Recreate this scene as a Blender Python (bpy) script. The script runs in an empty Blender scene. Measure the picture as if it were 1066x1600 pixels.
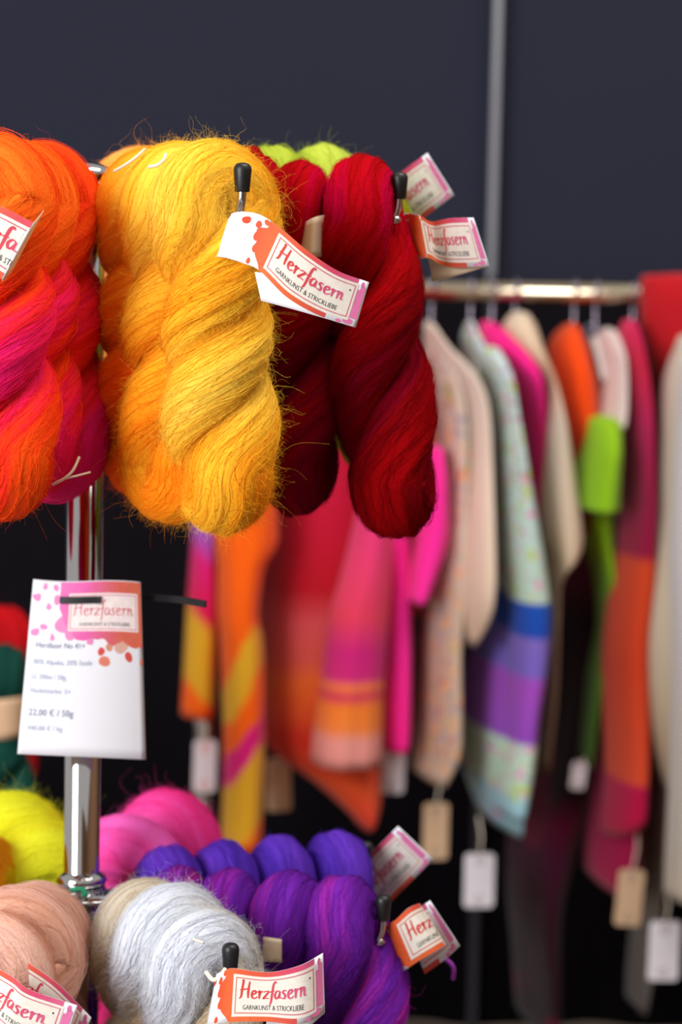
import bpy, bmesh, math, random
import numpy as np
from mathutils import Vector, Matrix

# ------------------------------------------------------------------ camera
SC = bpy.context.scene
COL = SC.collection
W, H = 1066, 1600
LENS = 85.0
FPX = LENS / 36.0 * H
CAM_Z = 1.39
PITCH = math.radians(6.3)
ROLL = math.radians(1.15)
cam_d = bpy.data.cameras.new('camera')
cam_d.sensor_fit = 'VERTICAL'
cam_d.sensor_height = 36.0
cam_d.sensor_width = 36.0
cam_d.lens = LENS
cam_d.clip_start = 0.05
cam_d.dof.use_dof = True
cam_d.dof.focus_distance = 1.60
cam_d.dof.aperture_fstop = 5.6
cam = bpy.data.objects.new('camera', cam_d)
COL.objects.link(cam)
CAM_ROT = Matrix.Rotation(math.pi / 2 - PITCH, 3, 'X') @ Matrix.Rotation(ROLL, 3, 'Z')
cam.matrix_world = Matrix.Translation((0, 0, CAM_Z)) @ CAM_ROT.to_4x4()
SC.camera = cam
CAMP = np.array([0, 0, CAM_Z])
CR = np.array(CAM_ROT)

# ------------------------------------------------------------------ light
wd = bpy.data.worlds.new('world')
SC.world = wd
wd.use_nodes = True
bg = wd.node_tree.nodes['Background']
bg.inputs[0].default_value = (1.0, 0.95, 0.90, 1)
bg.inputs[1].default_value = 0.50


def area(name, loc, target, sx, sy, power, col):
    l = bpy.data.lights.new(name, 'AREA')
    l.shape = 'RECTANGLE'
    l.size, l.size_y = sx, sy
    l.energy = power
    l.color = col
    o = bpy.data.objects.new(name, l)
    COL.objects.link(o)
    o.location = loc
    o.rotation_euler = (Vector(target) - Vector(loc)).to_track_quat('-Z', 'Y').to_euler()
    return o


area('window_daylight', (-2.3, -0.9, 2.0), (-0.1, 1.8, 1.2), 1.5, 2.2, 138, (0.96, 0.98, 1.0))
area('hall_ceiling_light', (0.9, 1.4, 3.9), (0.5, 2.6, 1.0), 2.0, 1.2, 70, (1.0, 0.95, 0.88))

SC.view_settings.view_transform = 'Standard'
SC.view_settings.look = 'None'
SC.view_settings.exposure = 0.0
SC.view_settings.gamma = 1.0
SC.view_settings.use_curve_mapping = False
SC.cycles_curves.subdivisions = 1


# ------------------------------------------------------------------ helpers
def at(px, py, Y):
    """world point seen at pixel (px,py) that lies at distance y = Y"""
    d = CR @ np.array([(px - W / 2) / FPX, -(py - H / 2) / FPX, -1.0])
    return CAMP + d * (Y / d[1])


def lin(c):
    if isinstance(c, str):
        c = tuple(int(c[i:i + 2], 16) for i in (0, 2, 4))
    out = []
    for v in c:
        v = v / 255.0
        out.append(v / 12.92 if v <= 0.04045 else ((v + 0.055) / 1.055) ** 2.4)
    return tuple(out) + (1.0,)


def tag(o, label=None, cat=None, group=None, kind=None):
    if label: o['label'] = label
    if cat: o['category'] = cat
    if group: o['group'] = group
    if kind: o['kind'] = kind
    return o


def empty(name, loc, label=None, cat=None, group=None):
    o = bpy.data.objects.new(name, None)
    o.empty_display_size = 0.03
    o.location = loc
    COL.objects.link(o)
    o_inv[o.name] = Vector(loc)
    return tag(o, label, cat, group)


o_inv = {}


def root_loc(o):
    return o_inv.get(o.name, Vector((0, 0, 0)))


def link(name, data, mat, parent=None, label=None):
    """data built in world coordinates; shifted into the root's frame when parented"""
    o = bpy.data.objects.new(name, data)
    COL.objects.link(o)
    if mat is not None and data is not None:
        data.materials.append(mat)
    if parent is not None:
        o.parent = parent
        r = parent
        while r.parent is not None:
            r = r.parent
        if parent is r:
            o.location = -root_loc(r)
    if label: o['label'] = label
    return o


def mesh(name, verts, faces, mat, parent=None, smooth=True, label=None):
    me = bpy.data.meshes.new(name)
    me.from_pydata([tuple(v) for v in verts], [], [tuple(f) for f in faces])
    if smooth:
        me.polygons.foreach_set('use_smooth', [True] * len(me.polygons))
    me.update()
    return link(name, me, mat, parent, label)


def catmull(P, n, closed=False):
    P = np.asarray(P, float)
    m = len(P)
    if closed:
        Q = np.vstack([P[-1], P, P[0], P[1]])
        segs = m
    else:
        Q = np.vstack([2 * P[0] - P[1], P, 2 * P[-1] - P[-2]])
        segs = m - 1
    t = np.linspace(0, segs, n, endpoint=not closed)
    i = np.minimum(t.astype(int), segs - 1)
    f = (t - i)[:, None]
    p0, p1, p2, p3 = Q[i], Q[i + 1], Q[i + 2], Q[i + 3]
    return 0.5 * (2 * p1 + (p2 - p0) * f + (2 * p0 - 5 * p1 + 4 * p2 - p3) * f ** 2 + (3 * p1 - p0 - 3 * p2 + p3) * f ** 3)


def tube_geo(path, rad, n=12, caps=True):
    path = np.asarray(path, float)
    m = len(path)
    rad = np.full(m, rad) if np.isscalar(rad) else np.asarray(rad)
    T = np.gradient(path, axis=0)
    T /= np.linalg.norm(T, axis=1)[:, None] + 1e-12
    ref = np.array([0, 0, 1.0]) if abs(T[0][2]) < 0.9 else np.array([1.0, 0, 0])
    N = np.cross(T[0], ref); N /= np.linalg.norm(N)
    verts = []
    for i in range(m):
        N = N - T[i] * N.dot(T[i]); N /= np.linalg.norm(N)
        B = np.cross(T[i], N)
        for k in range(n):
            a = 2 * math.pi * k / n
            verts.append(path[i] + rad[i] * (math.cos(a) * N + math.sin(a) * B))
    faces = []
    for i in range(m - 1):
        for k in range(n):
            k2 = (k + 1) % n
            faces.append((i * n + k, i * n + k2, (i + 1) * n + k2, (i + 1) * n + k))
    if caps:
        faces.append(tuple(range(n - 1, -1, -1)))
        faces.append(tuple((m - 1) * n + k for k in range(n)))
    return verts, faces


def tube(name, path, rad, mat, parent=None, n=12, label=None):
    v, f = tube_geo(path, rad, n)
    return mesh(name, v, f, mat, parent, True, label)


def lathe(name, c, prof, mat, parent=None, n=40, label=None):
    """prof: (radius, z offset) from bottom to top"""
    verts, faces = [], []
    for r, z in prof:
        for k in range(n):
            a = 2 * math.pi * k / n
            verts.append((c[0] + r * math.cos(a), c[1] + r * math.sin(a), c[2] + z))
    for i in range(len(prof) - 1):
        for k in range(n):
            k2 = (k + 1) % n
            faces.append((i * n + k, i * n + k2, (i + 1) * n + k2, (i + 1) * n + k))
    faces.append(tuple(range(n - 1, -1, -1)))
    faces.append(tuple((len(prof) - 1) * n + k for k in range(n)))
    return mesh(name, verts, faces, mat, parent, True, label)


def box(name, lo, hi, mat, parent=None, label=None):
    x0, y0, z0 = lo; x1, y1, z1 = hi
    v = [(x0, y0, z0), (x1, y0, z0), (x1, y1, z0), (x0, y1, z0), (x0, y0, z1), (x1, y0, z1), (x1, y1, z1), (x0, y1, z1)]
    f = [(3, 2, 1, 0), (4, 5, 6, 7), (0, 1, 5, 4), (1, 2, 6, 5), (2, 3, 7, 6), (3, 0, 4, 7)]
    return mesh(name, v, f, mat, parent, False, label)


# ------------------------------------------------------------------ materials
def new_mat(name):
    m = bpy.data.materials.new(name)
    m.use_nodes = True
    nt = m.node_tree
    return m, nt, nt.nodes['Principled BSDF']


def noise(nt, scale, detail=3.0, vec=None, dist=0.0):
    n = nt.nodes.new('ShaderNodeTexNoise')
    n.inputs['Scale'].default_value = scale
    n.inputs['Detail'].default_value = detail
    n.inputs['Distortion'].default_value = dist
    if vec is not None: nt.links.new(vec, n.inputs['Vector'])
    return n


def ramp(nt, stops, interp='LINEAR'):
    r = nt.nodes.new('ShaderNodeValToRGB')
    cr = r.color_ramp
    cr.interpolation = interp
    while len(cr.elements) < len(stops):
        cr.elements.new(0.5)
    for e, (p, c) in zip(cr.elements, stops):
        e.position = p
        e.color = lin(c)
    return r


def plain(name, col, rough=0.6, metal=0.0, vary=0.08, vscale=30, bump=0.0, bscale=200, sheen=0.0, spec=0.5):
    m, nt, b = new_mat(name)
    geo = nt.nodes.new('ShaderNodeNewGeometry')
    n = noise(nt, vscale, 4, geo.outputs['Position'])
    c = np.array(lin(col))
    mx = nt.nodes.new('ShaderNodeMix'); mx.data_type = 'RGBA'
    mx.inputs[6].default_value = tuple(np.clip(c[:3] * (1 - vary), 0, 1)) + (1,)
    mx.inputs[7].default_value = tuple(np.clip(c[:3] * (1 + vary), 0, 1)) + (1,)
    nt.links.new(n.outputs['Fac'], mx.inputs[0])
    nt.links.new(mx.outputs[2], b.inputs['Base Color'])
    b.inputs['Roughness'].default_value = rough
    b.inputs['Metallic'].default_value = metal
    b.inputs['Specular IOR Level'].default_value = spec
    b.inputs['Sheen Weight'].default_value = sheen
    if bump > 0:
        n2 = noise(nt, bscale, 3, geo.outputs['Position'])
        bp = nt.nodes.new('ShaderNodeBump')
        bp.inputs['Strength'].default_value = bump
        bp.inputs['Distance'].default_value = 0.002
        nt.links.new(n2.outputs['Fac'], bp.inputs['Height'])
        nt.links.new(bp.outputs['Normal'], b.inputs['Normal'])
    return m


M_CHROME = plain('polished_chrome', (205, 205, 208), 0.07, 1.0, 0.02, 8)
M_RAIL = plain('warm_steel', (205, 190, 165), 0.16, 1.0, 0.03, 8)
M_RUBBER = plain('black_rubber', (22, 22, 24), 0.42, 0, 0.1, 60)
M_TIE = plain('black_nylon', (20, 20, 24), 0.35, 0, 0.1, 60)
M_WALL = plain('navy_panel', (44, 46, 61), 0.85, 0, 0.05, 2.5, spec=0.1)
M_CURT = plain('black_cloth', (19, 16, 21), 0.95, 0, 0.12, 6, spec=0.05)
M_FLOOR = plain('brown_floor', (112, 90, 74), 0.55, 0, 0.12, 9)
M_ALU = plain('aluminium', (150, 152, 160), 0.45, 0.7, 0.04, 12)
M_PAPER = plain('white_paper', (240, 241, 248), 0.75, 0, 0.02, 40)
M_CREAMPAPER = plain('cream_paper', (238, 214, 182), 0.75, 0, 0.03, 40)
M_TAGWHITE = plain('tag_white', (226, 220, 228), 0.75, 0, 0.03, 40)
M_TAGTAN = plain('tag_kraft', (208, 172, 138), 0.8, 0, 0.05, 90)
M_INK = plain('ink_black', (40, 38, 42), 0.7, 0, 0.05, 60)
M_INKSOFT = plain('ink_slate', (74, 84, 108), 0.7, 0, 0.05, 60)
M_STRING = plain('string_white', (236, 224, 205), 0.8, 0, 0.05, 90)
M_STRINGGREEN = plain('string_green', (40, 150, 110), 0.8, 0, 0.05, 90)
M_HOOK = plain('dull_hook_steel', (150, 142, 156), 0.25, 1.0, 0.03, 30)
M_HANGER = plain('hanger_plastic', (205, 200, 196), 0.4, 0, 0.03, 30)


def print_mat():
    m, nt, b = new_mat('label_print')
    a = nt.nodes.new('ShaderNodeAttribute'); a.attribute_name = 'ink'
    geo = nt.nodes.new('ShaderNodeNewGeometry')
    n = noise(nt, 260, 3, geo.outputs['Position'])
    mx = nt.nodes.new('ShaderNodeMix'); mx.data_type = 'RGBA'
    mx.inputs[0].default_value = 0.12
    hs = nt.nodes.new('ShaderNodeMapRange')
    hs.inputs[3].default_value = 0.55; hs.inputs[4].default_value = 1.3
    nt.links.new(n.outputs['Fac'], hs.inputs[0])
    mul = nt.nodes.new('ShaderNodeMix'); mul.data_type = 'RGBA'; mul.blend_type = 'MULTIPLY'
    mul.inputs[0].default_value = 0.35
    nt.links.new(a.outputs['Color'], mul.inputs[6])
    nt.links.new(hs.outputs[0], mul.inputs[7])
    nt.links.new(mul.outputs[2], b.inputs['Base Color'])
    b.inputs['Roughness'].default_value = 0.7
    return m


M_PRINT = print_mat()


def wool(name, stops, sheen=0.35, spec=0.12):
    """yarn dye: the 'dye' attribute runs along the wound strands"""
    m, nt, b = new_mat(name)
    a = nt.nodes.new('ShaderNodeAttribute'); a.attribute_name = 'dye'
    r = ramp(nt, stops)
    geo = nt.nodes.new('ShaderNodeNewGeometry')
    n = noise(nt, 420, 3, geo.outputs['Position'])
    ad = nt.nodes.new('ShaderNodeMath'); ad.operation = 'MULTIPLY_ADD'
    ad.inputs[1].default_value = 0.22; ad.inputs[2].default_value = -0.11
    nt.links.new(n.outputs['Fac'], ad.inputs[0])
    s = nt.nodes.new('ShaderNodeMath'); s.operation = 'ADD'
    nt.links.new(a.outputs['Fac'], s.inputs[0]); nt.links.new(ad.outputs[0], s.inputs[1])
    nt.links.new(s.outputs[0], r.inputs['Fac'])
    col = r.outputs['Color']
    nt.links.new(col, b.inputs['Base Color'])
    b.inputs['Roughness'].default_value = 0.85
    b.inputs['Specular IOR Level'].default_value = spec
    b.inputs['Sheen Weight'].default_value = sheen
    b.inputs['Sheen Roughness'].default_value = 0.5
    nt.links.new(col, b.inputs['Sheen Tint'])
    bp = nt.nodes.new('ShaderNodeBump')
    bp.inputs['Strength'].default_value = 0.5; bp.inputs['Distance'].default_value = 0.0012
    nt.links.new(n.outputs['Fac'], bp.inputs['Height'])
    nt.links.new(bp.outputs['Normal'], b.inputs['Normal'])
    return m


WOOL = {
    'yellow': wool('yarn_yellow', [(0.0, (255, 142, 14)), (0.35, (255, 180, 34)), (0.65, (255, 200, 54)), (1.0, (255, 216, 84))]),
    'amber': wool('yarn_amber', [(0.0, (252, 100, 8)), (0.4, (255, 146, 18)), (0.75, (255, 182, 40)), (1.0, (255, 202, 76))]),
    'apricot': wool('yarn_apricot', [(0.0, (250, 96, 20)), (0.5, (255, 150, 50)), (1.0, (255, 185, 95))]),
    'flame': wool('yarn_flame', [(0.0, (232, 24, 110)), (0.22, (238, 24, 70)), (0.42, (246, 50, 18)), (0.72, (252, 92, 14)), (1.0, (255, 120, 30))]),
    'scarlet': wool('yarn_scarlet', [(0.0, (214, 24, 110)), (0.25, (226, 20, 56)), (0.55, (236, 34, 14)), (1.0, (250, 82, 16))]),
    'red': wool('yarn_red', [(0.0, (112, 2, 34)), (0.35, (124, 2, 8)), (0.7, (168, 4, 10)), (0.88, (190, 4, 28)), (1.0, (206, 6, 70))], 0.04, 0.03),
    'lime': wool('yarn_lime', [(0.0, (118, 118, 8)), (0.5, (160, 178, 30)), (1.0, (184, 200, 72))]),
    'grey': wool('yarn_grey', [(0.0, (200, 174, 134)), (0.35, (212, 202, 184)), (0.65, (212, 216, 224)), (1.0, (226, 230, 240))]),
    'peach': wool('yarn_peach', [(0.0, (206, 128, 92)), (0.5, (222, 160, 130)), (1.0, (232, 188, 172))]),
    'purple': wool('yarn_purple', [(0.0, (70, 14, 90)), (0.3, (96, 24, 140)), (0.6, (112, 34, 170)), (0.85, (150, 34, 160)), (1.0, (196, 40, 150))], 0.25),
    'indigo': wool('yarn_indigo', [(0.0, (50, 24, 110)), (0.5, (76, 40, 168)), (1.0, (104, 54, 190))], 0.25),
    'pink': wool('yarn_pink', [(0.0, (250, 30, 100)), (0.5, (255, 62, 160)), (1.0, (255, 110, 204))]),
    'neon': wool('yarn_neon', [(0.0, (250, 150, 20)), (0.3, (244, 226, 16)), (1.0, (248, 248, 50))]),
    'green': wool('yarn_green', [(0.0, (10, 52, 46)), (1.0, (24, 84, 72))], 0.1),
    'crimson': wool('yarn_crimson', [(0.0, (150, 4, 14)), (1.0, (214, 16, 26))], 0.1),
}


# ------------------------------------------------------------------ hanks of yarn
def smooth_noise(rng, k, n, amp=1.0):
    """periodic smooth noise with k control values sampled at n places"""
    c = rng.uniform(-1, 1, k)
    return amp * catmull(np.stack([c, c], 1), n, True)[:, 0]


class Hank:
    NT = 240

    def __init__(s, L, r, R, turns, hand, seed, tilt, ang, hang, topf=1.13):
        rng = s.rng = np.random.default_rng(seed)
        Lc = L - 2 * (R + r)
        per = 2 * Lc + 2 * math.pi * R
        N = s.NT
        d = np.arange(N) / N * per
        x = np.zeros(N); z = np.zeros(N); nx = np.zeros(N); nz = np.zeros(N)
        # A leg going up (x=+R), top arch, B leg going down, bottom arch
        for i, q in enumerate(d):
            if q < Lc:
                x[i], z[i], nx[i], nz[i] = R, -Lc + q, 1, 0
            elif q < Lc + math.pi * R:
                a = (q - Lc) / R
                x[i], z[i], nx[i], nz[i] = R * math.cos(a), R * math.sin(a), math.cos(a), math.sin(a)
            elif q < 2 * Lc + math.pi * R:
                x[i], z[i], nx[i], nz[i] = -R, -(q - Lc - math.pi * R), -1, 0
            else:
                a = math.pi + (q - 2 * Lc - math.pi * R) / R
                x[i], z[i], nx[i], nz[i] = R * math.cos(a), -Lc + R * math.sin(a), math.cos(a), math.sin(a)
        f = np.clip(-z / Lc, 0, 1)
        x = x * 0.84
        nar = 1 - 0.02 * np.clip(f * 5, 0, 1) ** 0.8
        x = x * nar
        phi = hand * 2 * math.pi * turns * (f * f * (3 - 2 * f) * 0.45 + f * 0.55)
        swx = smooth_noise(rng, 5, N, 0.003); swy = smooth_noise(rng, 5, N, 0.003)
        C = np.stack([x * np.cos(phi) + swx * f, x * np.sin(phi) + swy * f, z], 1)
        Nn = np.stack([nx * np.cos(phi), nx * np.sin(phi), nz], 1)
        T = np.roll(C, -1, 0) - np.roll(C, 1, 0)
        T /= np.linalg.norm(T, axis=1)[:, None]
        Nn -= T * np.sum(T * Nn, 1)[:, None]
        Nn /= np.linalg.norm(Nn, axis=1)[:, None]
        B = np.cross(T, Nn)
        # place: local x is across the arm, local y along the arm
        a = math.radians(ang)
        ey = np.array([math.cos(a), math.sin(a), 0]); ex = np.array([math.sin(a), -math.cos(a), 0])
        Rm = np.stack([ex, ey, np.array([0, 0, 1.0])], 1)
        tx, ty = math.radians(tilt[0]), math.radians(tilt[1])
        Rt = np.array(Matrix.Rotation(tx, 3, 'X') @ Matrix.Rotation(ty, 3, 'Y'))
        Rm = Rm @ Rt
        s.C = C @ Rm.T + np.asarray(hang); s.N = Nn @ Rm.T; s.B = B @ Rm.T; s.T = T @ Rm.T
        s.f = f
        s.r = r * (1 + smooth_noise(rng, 9, N, 0.09)) * (topf - (topf - 0.83) * np.clip(f * 4, 0, 1) + 0.09 * np.clip(f * 2 - 1, 0, 1))
        s.modes = [(int(rng.integers(3, 15)), int(rng.integers(-3, 4)), rng.uniform(0, 6.28), rng.uniform(0.008, 0.024)) for _ in range(7)]
        s.ctl = None
        s.bs = 0.95 + 0.13 * np.clip(f * 4, 0, 1)

    def lerp(s, A, t):
        u = (t % 1.0) * s.NT
        i = np.minimum(u.astype(int), s.NT - 1)
        fr = u - i
        j = (i + 1) % s.NT
        if A.ndim == 2: fr = fr[..., None]
        return A[i] * (1 - fr) + A[j] * fr

    def groove(s, t, th):
        g = 0
        for m, n, p, a in s.modes:
            g = g + a * np.sin(m * th + 2 * math.pi * n * t + p)
        return g

    def surf(s, t, th, extra=0.0):
        C, N, B = s.lerp(s.C, t), s.lerp(s.N, t), s.lerp(s.B, t)
        r = s.lerp(s.r, t) * (1 + s.groove(t, th)) + extra
        ca, sa = np.cos(th)[..., None], np.sin(th)[..., None]
        nrm = N * ca + B * sa
        return C + (N * ca * 0.96 + B * sa * s.lerp(s.bs, t)[..., None]) * r[..., None], nrm

    def dye(s, t, th):
        n = len(s.ctl)
        u = (t % 1.0) * n
        i = u.astype(int) % n
        fr = u - np.floor(u)
        fr = fr * fr * (3 - 2 * fr)
        v = s.ctl[i] * (1 - fr) + s.ctl[(i + 1) % n] * fr
        return np.clip(v + 0.16 * np.sin(2 * th + 7 * t + s.modes[0][2]) + 0.08 * np.sin(9 * th + s.modes[1][2]), 0.02, 0.98)


def curves_obj(name, P, rad, dye, mat, parent):
    """P (n, m, 3) thin fibres as hair curves"""
    n, m, _ = P.shape
    cu = bpy.data.hair_curves.new(name)
    cu.add_curves([m] * n)
    cu.position_data.foreach_set('vector', P.astype(np.float32).ravel())
    ra = cu.attributes.get('radius') or cu.attributes.new('radius', 'FLOAT', 'POINT')
    ra.data.foreach_set('value', np.broadcast_to(rad, (n, m)).astype(np.float32).ravel())
    da = cu.attributes.new('dye', 'FLOAT', 'POINT')
    da.data.foreach_set('value', np.broadcast_to(dye, (n, m)).astype(np.float32).ravel())
    o = link(name, cu, mat, parent)
    o['kind'] = 'stuff'
    return o


HANK_SEED = [100]


def hank(name, label, group, hang, ang, pal, L=0.265, r=0.0245, R=0.021, turns=1.12, hand=-1, ctl=None, tilt=(0, 0), seed=None,
         nst=170, nfz=1400, fl=0.011, cat='yarn', topf=1.13):
    if seed is None:
        HANK_SEED[0] += 1
        seed = HANK_SEED[0]
    h = Hank(L, r, R, turns, hand, seed, tilt, ang, hang, topf)
    rng = h.rng
    h.ctl = np.asarray(ctl, float) if ctl is not None else rng.uniform(0.1, 0.95, 8)
    base = (float(hang[0]), float(hang[1]), float(hang[2] - L + R + r))
    root = empty(name, base, label, cat, group)
    mat = WOOL[pal]
    NU, NV = 150, 30
    t = np.repeat(np.arange(NU) / NU, NV).reshape(NU, NV)
    th = np.tile(np.arange(NV) / NV * 2 * math.pi, (NU, 1))
    P, _ = h.surf(t, th)
    dy = h.dye(t, th)
    i = np.arange(NU)[:, None]; k = np.arange(NV)[None, :]
    F = np.stack([i * NV + k, i * NV + (k + 1) % NV, ((i + 1) % NU) * NV + (k + 1) % NV, ((i + 1) % NU) * NV + k], -1).reshape(-1, 4)
    ob = mesh('wound_bundle', P.reshape(-1, 3), F, mat, root)
    at_ = ob.data.attributes.new('dye', 'FLOAT', 'POINT')
    at_.data.foreach_set('value', dy.astype(np.float32).ravel())
    # single strands lying along the bundle
    if nst:
        nst = int(nst * 2.2)
        M = 18
        t0 = rng.uniform(0, 1, (nst, 1)); ln = rng.uniform(0.10, 0.32, (nst, 1))
        tt = t0 + ln * np.linspace(0, 1, M)[None, :]
        th0 = rng.uniform(0, 2 * math.pi, (nst, 1))
        wob = np.cumsum(rng.normal(0, 0.05, (nst, M)), 1) + rng.normal(0, 0.9, (nst, 1)) * np.linspace(0, 1, M)[None, :]
        tth = th0 + wob
        ex = 0.0003 + rng.uniform(-0.0002, 0.0008, (nst, 1)) + 0.0006 * np.sin(rng.uniform(0, 6.28, (nst, 1)) + np.linspace(0, 9, M)[None, :])
        ex[:, 0] = -0.001; ex[:, -1] = -0.001
        Ps, _ = h.surf(tt, tth, ex)
        Ps = Ps + rng.normal(0, 0.00025, Ps.shape)
        ds = np.clip(h.dye(tt, tth) + rng.normal(0, 0.10, (nst, 1)), 0.02, 0.98)
        curves_obj('yarn_strands', Ps, np.full((nst, 1), 0.00016) * rng.uniform(0.6, 1.2, (nst, 1)), ds, mat, root)
    # loose fuzz
    if nfz:
        nfz = int(nfz * 3.4)
        M = 7
        t0 = rng.uniform(0, 1, nfz); th0 = rng.uniform(0, 2 * math.pi, nfz)
        P0, N0 = h.surf(t0, th0, -0.0008)
        T0 = h.lerp(h.T, t0)
        B0 = np.cross(T0, N0)
        lng = rng.uniform(0, 1, nfz) > 0.72
        al = np.where(lng, rng.uniform(0.1, 1.25, nfz), rng.uniform(0.8, 1.48, nfz)); ps = rng.normal(0, 0.95, nfz) + math.pi * rng.integers(0, 2, nfz)
        le = fl * np.where(lng, np.exp(rng.normal(-0.45, 0.55, nfz)), rng.uniform(0.25, 0.8, nfz))
        side = T0 * np.cos(ps)[:, None] + B0 * np.sin(ps)[:, None]
        D = N0 * np.cos(al)[:, None] + side * np.sin(al)[:, None]
        rv = rng.normal(0, 1, (nfz, 3)); K = np.cross(D, rv); K /= np.linalg.norm(K, axis=1)[:, None]
        K2 = np.cross(D, K)
        w = np.linspace(0, 1, M)
        cu_ = rng.uniform(1.5, 8.0, (nfz, 1)); ph = rng.uniform(0, 6.28, (nfz, 1)); am = rng.uniform(0.05, 0.22, (nfz, 1))
        c1 = am * (np.sin(cu_ * w + ph) - np.sin(ph)); c2 = am * (np.cos(cu_ * w + ph) - np.cos(ph))
        Pf = P0[:, None, :] + le[:, None, None] * (D[:, None, :] * w[None, :, None] + K[:, None, :] * c1[..., None] + K2[:, None, :] * c2[..., None])
        Pf[..., 2] -= (le[:, None] * w ** 2 * 0.12)
        df = np.clip(h.dye(t0, th0)[:, None] + rng.normal(0.06, 0.12, (nfz, 1)), 0.02, 0.98)
        rad = np.where(lng, 0.000050, 0.000075)[:, None] * rng.uniform(0.7, 1.25, (nfz, 1)) * (1 - 0.6 * w[None, :])
        curves_obj('fuzz', Pf, rad, df, mat, root)
    root_h[root.name] = h
    return root


root_h = {}


# ------------------------------------------------------------------ paper label art (label units: height 1, length 3.2)
GLYPH = {
    'H': (0.66, [[(0.00, -0.04), (0.10, 0.10), (0.15, 0.55), (0.20, 1.0), (0.13, 0.96)], [(0.50, 0.0), (0.49, 0.4), (0.55, 0.98)], [(0.02, 0.44), (0.28, 0.50), (0.56, 0.56)]]),
    'e': (0.36, [[(0.02, 0.20), (0.18, 0.27), (0.26, 0.38), (0.18, 0.47), (0.06, 0.36), (0.05, 0.12), (0.17, 0.00), (0.36, 0.12)]]),
    'r': (0.33, [[(0.00, 0.36), (0.09, 0.46), (0.10, 0.20), (0.09, 0.0)], [(0.10, 0.25), (0.19, 0.43), (0.30, 0.42)]]),
    'z': (0.34, [[(0.00, 0.40), (0.13, 0.46), (0.27, 0.43), (0.12, 0.2), (0.0, 0.02), (0.14, 0.05), (0.32, 0.02)]]),
    'f': (0.27, [[(0.36, 0.90), (0.28, 1.00), (0.19, 0.80), (0.14, 0.30), (0.09, -0.20), (0.02, -0.36)], [(0.00, 0.40), (0.14, 0.44), (0.28, 0.46)]]),
    'a': (0.40, [[(0.29, 0.42), (0.15, 0.46), (0.03, 0.24), (0.10, 0.02), (0.23, 0.12), (0.31, 0.44)], [(0.31, 0.44), (0.29, 0.10), (0.40, 0.05)]]),
    's': (0.33, [[(0.27, 0.42), (0.15, 0.47), (0.07, 0.36), (0.20, 0.20), (0.16, 0.02), (0.0, 0.06)]]),
    'n': (0.42, [[(0.00, 0.40), (0.05, 0.45), (0.04, 0.0)], [(0.04, 0.20), (0.17, 0.46), (0.24, 0.34), (0.25, 0.06), (0.37, 0.04)]]),
}


def script_strokes(word, x0, y0, x1, h):
    """brush lettering -> list of (points, widths)"""
    tot = sum(GLYPH[c][0] for c in word)
    sx = (x1 - x0) / tot
    out, x = [], 0.0
    for c in word:
        adv, strokes = GLYPH[c]
        for st in strokes:
            P = catmull(np.array(st), 6 * len(st))
            P = np.stack([x0 + (x + P[:, 0]) * sx, y0 + P[:, 1] * h], 1)
            n = len(P)
            d = np.gradient(P, axis=0)
            down = np.abs(d[:, 1]) / (np.linalg.norm(d, axis=1) + 1e-9)
            w = (0.028 + 0.032 * down) * h / 0.42
            w *= 0.45 + 0.55 * np.sin(np.linspace(0.25, math.pi - 0.3, n))
            out.append((P, w))
        x += adv
    return out


_text_cache = {}


def text_tris(body):
    """outline of built-in font text as triangles, baseline at 0, height units of the font"""
    if body in _text_cache: return _text_cache[body]
    cu = bpy.data.curves.new('caption_tmp', 'FONT')
    cu.body = body
    cu.resolution_u = 2
    o = bpy.data.objects.new('caption_tmp', cu)
    COL.objects.link(o)
    dg = bpy.context.evaluated_depsgraph_get()
    me = o.evaluated_get(dg).to_mesh()
    V = np.array([v.co[:2] for v in me.vertices])
    me.calc_loop_triangles()
    F = [tuple(t.vertices) for t in me.loop_triangles]
    o.evaluated_get(dg).to_mesh_clear()
    bpy.data.objects.remove(o)
    bpy.data.curves.remove(cu)
    _text_cache[body] = (V, F)
    return V, F


class Sheet:
    """paper surface through rows of control points: (X, top(px,py), bottom(px,py), Y)"""

    def __init__(s, ctl):
        s.X = np.array([c[0] for c in ctl], float)
        top = np.array([at(c[1][0], c[1][1], c[3]) for c in ctl])
        bot = np.array([at(c[2][0], c[2][1], c[4] if len(c) > 4 else c[3]) for c in ctl])
        n = 24 * (len(ctl) - 1) + 1
        k = np.arange(len(ctl), dtype=float)
        s.top = catmull(top, n); s.bot = catmull(bot, n)
        s.Xs = catmull(np.stack([s.X, k], 1), n)[:, 0]
        s.Xs = np.maximum.accumulate(s.Xs + np.arange(n) * 1e-9)

    def pt(s, X, v, off=0.0):
        X = np.asarray(X, float); v = np.asarray(v, float)
        u = np.interp(X, s.Xs, np.arange(len(s.Xs)))
        i = np.clip(u.astype(int), 0, len(s.Xs) - 2); f = (u - i)[..., None]
        a = s.top[i] * (1 - f) + s.top[i + 1] * f
        b = s.bot[i] * (1 - f) + s.bot[i + 1] * f
        p = b + (a - b) * v[..., None]
        du = (s.top[i + 1] - s.top[i]) * v[..., None] + (s.bot[i + 1] - s.bot[i]) * (1 - v[..., None])
        nr = np.cross(du, a - b)
        nr /= np.linalg.norm(nr, axis=-1)[..., None] + 1e-15
        fl = np.sign(np.sum(nr * (CAMP - p), -1))[..., None]
        return p + nr * fl * off

    def rng(s):
        return s.Xs[0], s.Xs[-1]


def grad(x, stops):
    xs = [a for a, _ in stops]
    cs = np.array([lin(c)[:3] for _, c in stops])
    return np.stack([np.interp(x, xs, cs[:, k]) for k in range(3)], -1)


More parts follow.
